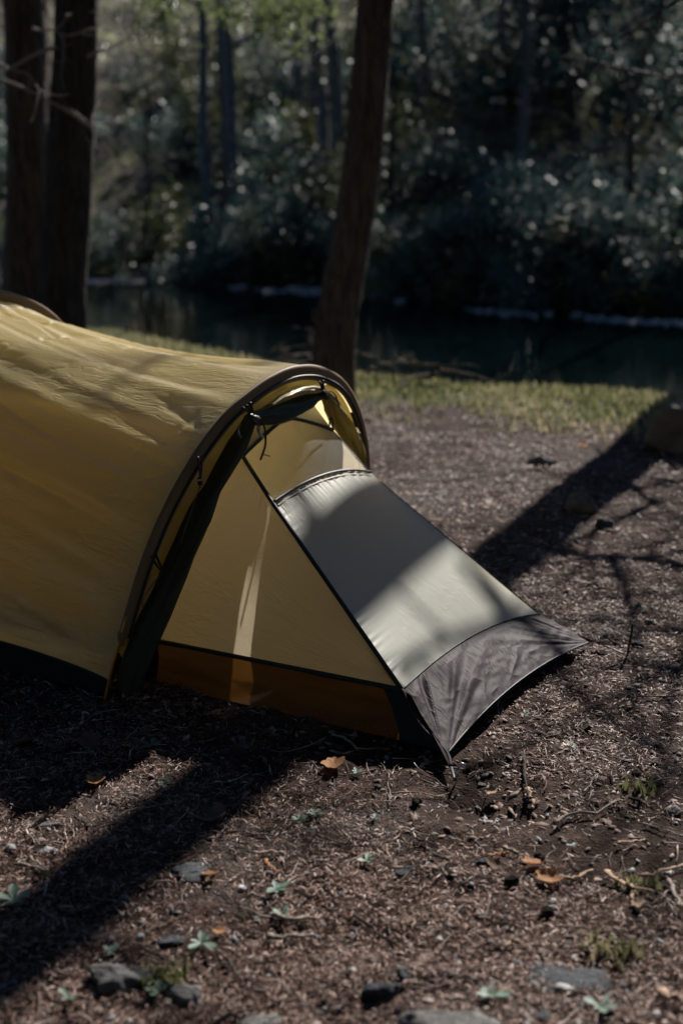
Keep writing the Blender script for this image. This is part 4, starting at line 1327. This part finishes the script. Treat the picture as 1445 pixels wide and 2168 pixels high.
TWIGS = [  # list of pixel points on the ground, radius, material, label
    ([(1107, 1608), (1110, 1650), (1118, 1690)], .0050, 'darktwig', 'upright-lying twig ending in a pale chip below the apron'),
    ([(1116, 1672), (1127, 1700)], .0085, 'wood', 'pale wood chip at the end of the upright-lying twig'),
    ([(1090, 1628), (1135, 1632), (1180, 1648)], .0040, 'darktwig', 'thin dark twig crossing right of the apron'),
    ([(828, 1682), (885, 1683), (943, 1687)], .0035, 'twig', 'straight grey twig below the apron stake'),
    ([(820, 1662), (825, 1682), (826, 1702)], .0022, 'twig', 'short fine twig standing over the straight grey one'),
    ([(1170, 1748), (1215, 1727), (1262, 1728), (1300, 1708)], .0060, 'twig', 'crooked grey root-like twig on the right'),
    ([(1330, 1702), (1358, 1710), (1372, 1722)], .0060, 'darktwig', 'dark stub twig right of the crooked one'),
    ([(1360, 1750), (1400, 1762), (1445, 1775)], .0035, 'twig', 'thin pale twig running off the right edge'),
    ([(1308, 1787), (1340, 1786), (1365, 1783)], .0055, 'wood', 'short pale stick below the crooked twig'),
    ([(1285, 1850), (1330, 1880), (1385, 1903)], .0085, 'wood', 'thick pale stick in the lower right'),
    ([(1175, 1862), (1215, 1858), (1255, 1843)], .0075, 'wood', 'pale stick joining the orange leaf cluster'),
    ([(1360, 1855), (1400, 1848), (1445, 1832)], .0085, 'wood', 'long pale stick touching the right edge'),
    ([(1415, 1870), (1425, 1905), (1443, 1932)], .0070, 'twig', 'dark curved stick at the right edge'),
    ([(1035, 1812), (1072, 1805)], .0075, 'deadleaf', 'reddish bark piece in the lower middle'),
    ([(1070, 1795), (1100, 1808)], .0070, 'twig', 'grey stick chip beside the reddish bark piece'),
    ([(1240, 1915), (1285, 1912), (1320, 1900)], .0035, 'darktwig', 'thin dark twig under the thick pale stick'),
    ([(1337, 1900), (1338, 1930)], .0050, 'wood', 'short upright pale chip below the thick stick'),
    ([(750, 1940), (790, 1962), (835, 1988)], .0055, 'darktwig', 'long dark stick in the lower centre'),
    ([(818, 1788), (820, 1805), (828, 1815)], .0022, 'wood', 'tiny white curved splinter in the centre'),
    ([(252, 1737), (290, 1722), (330, 1722)], .0045, 'wood', 'pale bent stick left of the diagonal shadow'),
    ([(165, 1722), (185, 1742), (203, 1762)], .0035, 'darktwig', 'dark slanting twig beside the pale bent stick'),
    ([(0, 1640), (35, 1642), (62, 1638)], .0040, 'twig', 'grey twig entering from the left edge'),
    ([(40, 1835), (70, 1845), (105, 1855)], .0075, 'twig', 'knobby grey twig at the lower left'),
    ([(65, 1822), (85, 1838), (100, 1852)], .0050, 'twig', 'second prong crossing the knobby grey twig'),
    ([(265, 1580), (280, 1562), (294, 1547)], .0030, 'twig', 'slanting twig in the tent shade'),
    ([(350, 1500), (352, 1515), (362, 1528)], .0028, 'twig', 'crooked twig in the deep shade by the amber mesh'),
    ([(315, 1520), (340, 1530), (364, 1533)], .0018, 'twig', 'thin curved stalk in the deep shade'),
    ([(200, 1530), (230, 1522), (255, 1516)], .0026, 'twig', 'straight twig right of the orange pole foot'),
    ([(540, 1811), (575, 1812), (603, 1815)], .0055, 'wood', 'pale straight stick right of the diagonal shadow'),
    ([(562, 1832), (578, 1848), (590, 1855)], .0065, 'deadleaf', 'reddish slanting stick below the pale straight one'),
    ([(575, 1945), (620, 1952), (670, 1948)], .0085, 'twig', 'curved grey stick under the seedlings, lower centre'),
    ([(560, 1980), (610, 1985), (665, 1978)], .0085, 'twig', 'curved brown stick below the grey one'),
    ([(478, 2020), (500, 2055), (525, 2098)], .0045, 'darktwig', 'long thin dark twig near the bottom'),
    ([(440, 2168), (500, 2150), (550, 2132)], .0075, 'darktwig', 'dark root-like stick at the bottom edge'),
    ([(300, 2012), (335, 2020), (352, 2032)], .0055, 'darktwig', 'dark curved twig below the flat slate'),
    ([(1393, 2118), (1420, 2135), (1445, 2150)], .0130, 'wood', 'blurred pale stick at the bottom right corner'),
    ([(1068, 2010), (1085, 2000), (1100, 2008)], .0075, 'wood', 'blurred white wood splinter at the lower right'),
    ([(1345, 1482), (1395, 1480), (1445, 1474)], .0035, 'darktwig', 'straight twig at the right edge beyond the apron'),
    ([(1300, 1475), (1330, 1480), (1350, 1484)], .0030, 'twig', 'pale twig tip next to the straight one'),
    ([(700, 1568), (730, 1578), (758, 1600)], .0055, 'twig', 'grey stick in shade under the floor corner'),
    ([(690, 1572), (650, 1588), (610, 1600)], .0022, 'twig', 'long fine twig crossing the shadow edge'),
    ([(1235, 1687), (1250, 1665), (1260, 1650)], .0030, 'twig', 'thin slanting twig right of the dark hollow'),
    ([(1150, 1570), (1185, 1560)], .0032, 'twig', 'short twig in the middle distance right'),
    ([(990, 1475), (1040, 1500)], .0022, 'darktwig', 'fine dark twig under the apron shade'),
    ([(870, 1775), (905, 1785), (925, 1795)], .0045, 'darktwig', 'dark twig left of centre right'),
    ([(915, 1818), (950, 1832)], .0050, 'darktwig', 'short dark stick left of the dark blue pebble'),
    ([(1240, 1690), (1300, 1680)], .0022, 'twig', 'fine pale straw right of the dark hollow'),
    ([(1280, 1150), (1340, 1158)], .005, 'twig', 'pale blurred twig beyond the apron at right'),
]
for i, (pts, r, mt, lab) in enumerate(TWIGS):
    rd = np.random.default_rng(1200 + i)
    P = np.array([seat(at(u, v), r * .8 + .007) for u, v in pts])
    c = P.mean(0)
    nn = 12
    Q = smooth_path(P, nn) - c
    Q += rd.normal(size=Q.shape) * np.array([1, 1, .3]) * r * .35
    Q[:, 2] = np.maximum(Q[:, 2], -.002)
    r = r * .72
    rr = r * (1 - .45 * np.linspace(0, 1, nn)) * (1 + .18 * rd.normal(size=nn))
    flat = .45 if mt in ('wood', 'deadleaf') else .9
    tube('stick' if r > .005 else 'twig', Q, np.abs(rr), M[mt], None, 7, flat=flat, loc=c, label=lab, cat='twig', group='sticks and twigs on the forest floor')


def leaf_mesh(seed, L, mat, lobes=5, curl=.5):
    rd = np.random.default_rng(seed)
    n = 22; a = np.linspace(0, 2 * np.pi, n, endpoint=False)
    r = L * (.36 + .16 * np.abs(np.cos(a * lobes / 2)) + .05 * rd.normal(size=n) * .6)
    ring = np.stack([r * np.cos(a), .75 * r * np.sin(a), 0 * a], -1)
    mid = ring * .55
    V = np.concatenate([[(0, 0, 0)], mid, ring])
    V[:, 2] = curl * L * (2.2 * (V[:, 1] / L) ** 2 + .9 * (V[:, 0] / L) ** 2) + rd.normal(size=len(V)) * L * .02
    F = [(0, 1 + i, 1 + (i + 1) % n) for i in range(n)] + [(1 + i, 1 + n + i, 1 + n + (i + 1) % n, 1 + (i + 1) % n) for i in range(n)]
    return mesh_data('dry_leaf', V, F, mat)


LEAVES = [(707, 1628, .085, 'deadleaf', 'large orange dry leaf in sun below the amber mesh'), (203, 1668, .062, 'deadleaf', 'orange dry leaf at the edge of the left shadow'),
          (450, 1735, .085, 'darkleaf', 'brown lobed leaf in the diagonal shadow'), (445, 1860, .040, 'deadleaf', 'small orange leaf at the lower rim of the diagonal shadow'),
          (1160, 1862, .060, 'deadleaf', 'crumpled orange leaf cluster in the lower right'), (1125, 1835, .05, 'deadleaf', 'curled tan leaf left of the crumpled orange one'),
          (55, 1585, .06, 'darkleaf', 'dark brown leaf in the left shadow'), (120, 1600, .05, 'darkleaf', 'smaller dark leaf right of the left shadow one'),
          (190, 1588, .075, 'darkleaf', 'long curled brown leaf in the left shadow'), (1045, 1840, .04, 'darkleaf', 'dull leaf left of the tan curled one'),
          (465, 1975, .03, 'deadleaf', 'tiny orange leaf in the lower centre left'), (1350, 1925, .035, 'wood', 'pale broken leaf below the thick stick'),
          (1232, 942, .06, 'deadleaf', 'orange leaf near the grass border beyond the tent'), (783, 888, .09, 'darkleaf', 'dark curled leaf at the hoop edge by the grass'),
          (448, 1872, .03, 'darkleaf', 'little brown leaf under the small orange one'), (1040, 1668, .035, 'wood', 'pale flake by the dark hollow'),
          (310, 1500, .028, 'wood', 'pale small flake in the deep shade under the tent'), (395, 1505, .03, 'darkleaf', 'brown flake in deep shade by the amber mesh')]
for i, (u, v, L, mt, lab) in enumerate(LEAVES):
    obj('dry_leaf', leaf_mesh(1500 + i, L, M[mt]), loc=seat(at(u, v), .011), rot=(rnd.uniform(-.3, .3), rnd.uniform(-.3, .3), rnd.uniform(0, 6.28)),
        label=lab, cat='leaf', group='dry leaves on the forest floor')


def herb(seed, size, nl):
    rd = np.random.default_rng(seed); LV, LF = [], []
    for i in range(nl):
        a = i * 2.4 + rd.uniform(-.3, .3); L = size * rd.uniform(.55, 1.1) * (1 if i > 2 else .6); w = L * rd.uniform(.18, .26)
        d = np.array([math.cos(a), math.sin(a), 0]); s = np.array([-d[1], d[0], 0]); up = np.array([0, 0, 1.0])
        el = rd.uniform(.15, .7)
        o = sum(len(x) for x in LV)
        P = []
        for t, ww in ((0, .15), (.3, .6), (.6, 1), (.85, .8), (1.0, .08)):
            c = d * L * t * math.cos(el * (1 - .4 * t)) + up * (L * math.sin(el) * t * (1 - .35 * t) + .003)
            P += [c - s * w * ww, c - up * w * .2, c + s * w * ww]
        LV.append(np.array(P))
        for q in range(4):
            b = o + q * 3
            LF += [(b, b + 3, b + 4, b + 1), (b + 1, b + 4, b + 5, b + 2)]
    return np.concatenate(LV), LF


HERBS = [(322, 1593, .042, 8, 'long leaved seedling at the shadow edge below the tent'), (346, 1670, .030, 8, 'seedling in sun right of the left orange leaf'),
         (142, 1688, .022, 6, 'small seedling left, under the left shadow'), (522, 1592, .018, 6, 'small seedling at the start of the diagonal shadow'),
         (755, 1637, .026, 8, 'seedling right of the large orange leaf'), (632, 1738, .028, 7, 'left one of two leafy seedlings by the diagonal shadow'),
         (665, 1722, .032, 8, 'right one of two leafy seedlings by the diagonal shadow'), (775, 1828, .036, 7, 'pale seedling in the sunny middle'),
         (585, 1893, .040, 9, 'pale dense seedling in the lower centre'), (597, 1938, .030, 7, 'seedling touching the curved grey stick'),
         (30, 1915, .058, 9, 'broad leaved seedling at the lower left edge'), (425, 1998, .050, 6, 'sprawling seedling right of the flat slate stone'),
         (235, 2015, .035, 6, 'seedling in the dark end of the diagonal shadow'), (330, 2092, .048, 9, 'seedling by the long beige stone'),
         (145, 2115, .035, 6, 'dim seedling at the bottom left corner'), (1035, 2110, .046, 8, 'blurred round seedling at the bottom centre right'),
         (793, 1738, .022, 6, 'little seedling below the straight grey twig'), (1207, 1590, .022, 6, 'tiny seedling on the sunny right behind the twigs'),
         (1108, 1522, .022, 7, 'tiny seedling in front of the apron'), (1212, 1790, .024, 5, 'small seedling left of the short pale stick'),
         (1265, 1655, .020, 5, 'little pale seedling right of the slanting twig'), (1270, 2150, .040, 7, 'blurred seedling at the bottom right'),
         (300, 1555, .03, 5, 'dim seedling in the tent shade')]
for i, (u, v, s, nl, lab) in enumerate(HERBS):
    V, F = herb(1700 + i, s * .85, nl)
    obj('seedling', mesh_data('seedling', V, F, M['herb']), loc=seat(at(u, v), .007), rot=(0, 0, rnd.uniform(0, 6)), label=lab, cat='plant', group='seedlings on the forest floor')

CONES = [(880, 1707, .016, 'dark round cone below the straight grey twig'), (1085, 1868, .018, 'dark clod left of the orange leaf cluster'), (1155, 1935, .016, 'dark clod in the lower right'),
         (952, 1858, .010, 'small black clod left of the lower middle'), (1242, 1553, .013, 'dark cone on the sunny right ground'), (1140, 1818, .013, 'dark clod above the tan curled leaf')]
for i, (u, v, r, lab) in enumerate(CONES):
    obj('clod', rock_mesh('clod', 1900 + i, r, r, r * .85, M['clod'], .6, 12), loc=seat(at(u, v), r * .4), label=lab, cat='clod', group='dark clods on the forest floor')


# ------------------------------------------------------------------ litter (uncountable)
def litter_xy(rd, n, dmin=1.9, dmax=8.6, p=1.9):
    y = dmin * (dmax / dmin) ** (rd.random(n) ** 1.0)
    x = rd.uniform(-1, 1, n) * (.27 * y + .35)
    return x, y


def in_tent(x, y):
    dx, dy = x - CN[0], y - CN[1]
    ax_, pp = dx * AX[0] + dy * AX[1], dx * PP[0] + dy * PP[1]
    return (ax_ < .82) & (ax_ > -2.4) & (abs(pp) < .45)


def needles(n, seed):
    rd = np.random.default_rng(seed)
    x, y = litter_xy(rd, n)
    dens_ = vn(x * 3.3, y * 3.3, 61) + .5 * vn(x * 9, y * 9, 62)
    bank = np.interp(x, *YE) - .3
    k = (dens_ + 1.1 * vn(x * 1.3, y * 1.3, 63) > rd.uniform(-.45, .5, n)) & ~in_tent(x, y) & (y < bank)
    x, y = x[k], y[k]; n = len(x)
    L = rd.uniform(.007, .020, n) * (1 + .05 * y); w = rd.uniform(.0005, .0010, n) * (1 + .12 * y)
    a = rd.uniform(0, 6.28, n); el = rd.normal(size=n) * .30
    z = ground_z(x, y) + rd.uniform(.001, .008, n)
    c = np.stack([x, y, z], -1)
    d = np.stack([np.cos(a) * np.cos(el), np.sin(a) * np.cos(el), np.sin(el)], -1)
    tw = rd.normal(size=n) * .6
    s = np.stack([-np.sin(a) * np.cos(tw), np.cos(a) * np.cos(tw), np.sin(tw)], -1)
    b = np.stack([0 * a, 0 * a, L * rd.uniform(-.1, .25, n)], -1)
    h = d * (L / 2)[:, None]; S = s * w[:, None]
    V = np.stack([c - h - S * .4, c - h + S * .4, c + b + S, c + b - S, c + h + S * .4, c + h - S * .4], 1).reshape(-1, 3)
    i0 = np.arange(n)[:, None] * 6
    F = np.concatenate([i0 + [0, 1, 2, 3], i0 + [3, 2, 4, 5]])
    t = np.repeat(np.clip(rd.beta(1.6, 2.1, n) + .14 * dens_[k], 0, 1), 6)
    obj('needle_litter', mesh_data('needle_litter', V, F, M['needles'], False, tint=t), label='fallen brown conifer needles covering the forest floor', cat='needle litter', kind='stuff')


def chips(name, n, seed, s0, s1, mat, thick, label, cat, p=.5):
    rd = np.random.default_rng(seed)
    x, y = litter_xy(rd, n)
    bank = np.interp(x, *YE) - .1
    k = (vn(x * 2.3, y * 2.3, seed) + .7 * vn(x * .9, y * .9, seed + 5) > rd.uniform(-.5, .55, n)) & ~in_tent(x, y) & (y < bank)
    x, y = x[k], y[k]; n = len(x)
    sz = s0 + (s1 - s0) * rd.random(n) ** 3; sz = sz * (1 + .05 * y)
    a = rd.uniform(0, 6.28, n); asp = rd.uniform(.25, .8, n)
    z = ground_z(x, y) + thick * sz * .2
    c = np.stack([x, y, z], -1)
    tx, ty = rd.normal(size=n) * .25, rd.normal(size=n) * .25
    ex = np.stack([np.cos(a), np.sin(a), tx], -1) * sz[:, None]; ey = np.stack([-np.sin(a), np.cos(a), ty], -1) * (sz * asp)[:, None]
    up = np.array([0, 0, 1.0]) * (sz * thick)[:, None]
    j = lambda: rd.uniform(.6, 1.15, n)[:, None]
    b = [c - ex * j(), c + ey * j(), c + ex * j(), c - ey * j()]
    tp = [q * .22 + (c + (q - c) * .75) * .78 + up for q in b]
    V = np.stack(b + tp, 1).reshape(-1, 3)
    i0 = np.arange(n)[:, None] * 8
    F = np.concatenate([i0 + q for q in ([4, 5, 6, 7], [0, 4, 7, 3], [1, 5, 4, 0], [2, 6, 5, 1], [3, 7, 6, 2])])[:, ::-1]
    t = np.repeat(np.clip(rd.beta(2, 3, n), 0, 1), 8)
    obj(name, mesh_data(name, V, F, mat, False, tint=t), label=label, cat=cat, kind='stuff')


needles(210000, 1)
chips('bark_chips', 42000, 2, .0025, .015, M['chips'], .22, 'small bark chips and crumbs strewn over the forest floor', 'bark chips')
chips('pebble_litter', 6500, 3, .0025, .013, M['pebbles'], .38, 'tiny grey pebbles scattered over the forest floor', 'pebbles')


chips('leaf_fragments', 5200, 8, .007, .020, M['fragments'], .10, 'broken tan leaf and bark flakes strewn over the forest floor', 'leaf litter')


def straws(n, seed):
    rd = np.random.default_rng(seed); LV, LF = [], []; c = 0
    x, y = litter_xy(rd, n, 2.0, 7.5)
    for i in range(n):
        if in_tent(x[i], y[i]): continue
        L = rd.uniform(.03, .09); a = rd.uniform(0, 6.28); r = rd.uniform(.0007, .0018) * (1 + .06 * y[i])
        T = np.array([-.5, -.15, .2, .5]); aa = a + np.cumsum(rd.normal(size=4) * .15)
        px, py = x[i] + np.cos(aa) * L * T, y[i] + np.sin(aa) * L * T
        P = np.stack([px, py, ground_z(px, py) + .003 + rd.uniform(0, .006, 4)], -1)
        v, f = tube_arrays(P, [r, r, r * .8, r * .4], 4, cap=False)
        LV.append(v); LF.extend([tuple(q + c for q in ff) for ff in f]); c += len(v)
    V = np.concatenate(LV)
    obj('straw_litter', mesh_data('straw_litter', V, LF, M['chips'], True, tint=np.repeat(rd.random(len(V) // 4), 4)),
        label='fine straws and broken twigs among the needles', cat='twig litter', kind='stuff')


straws(2600, 4)
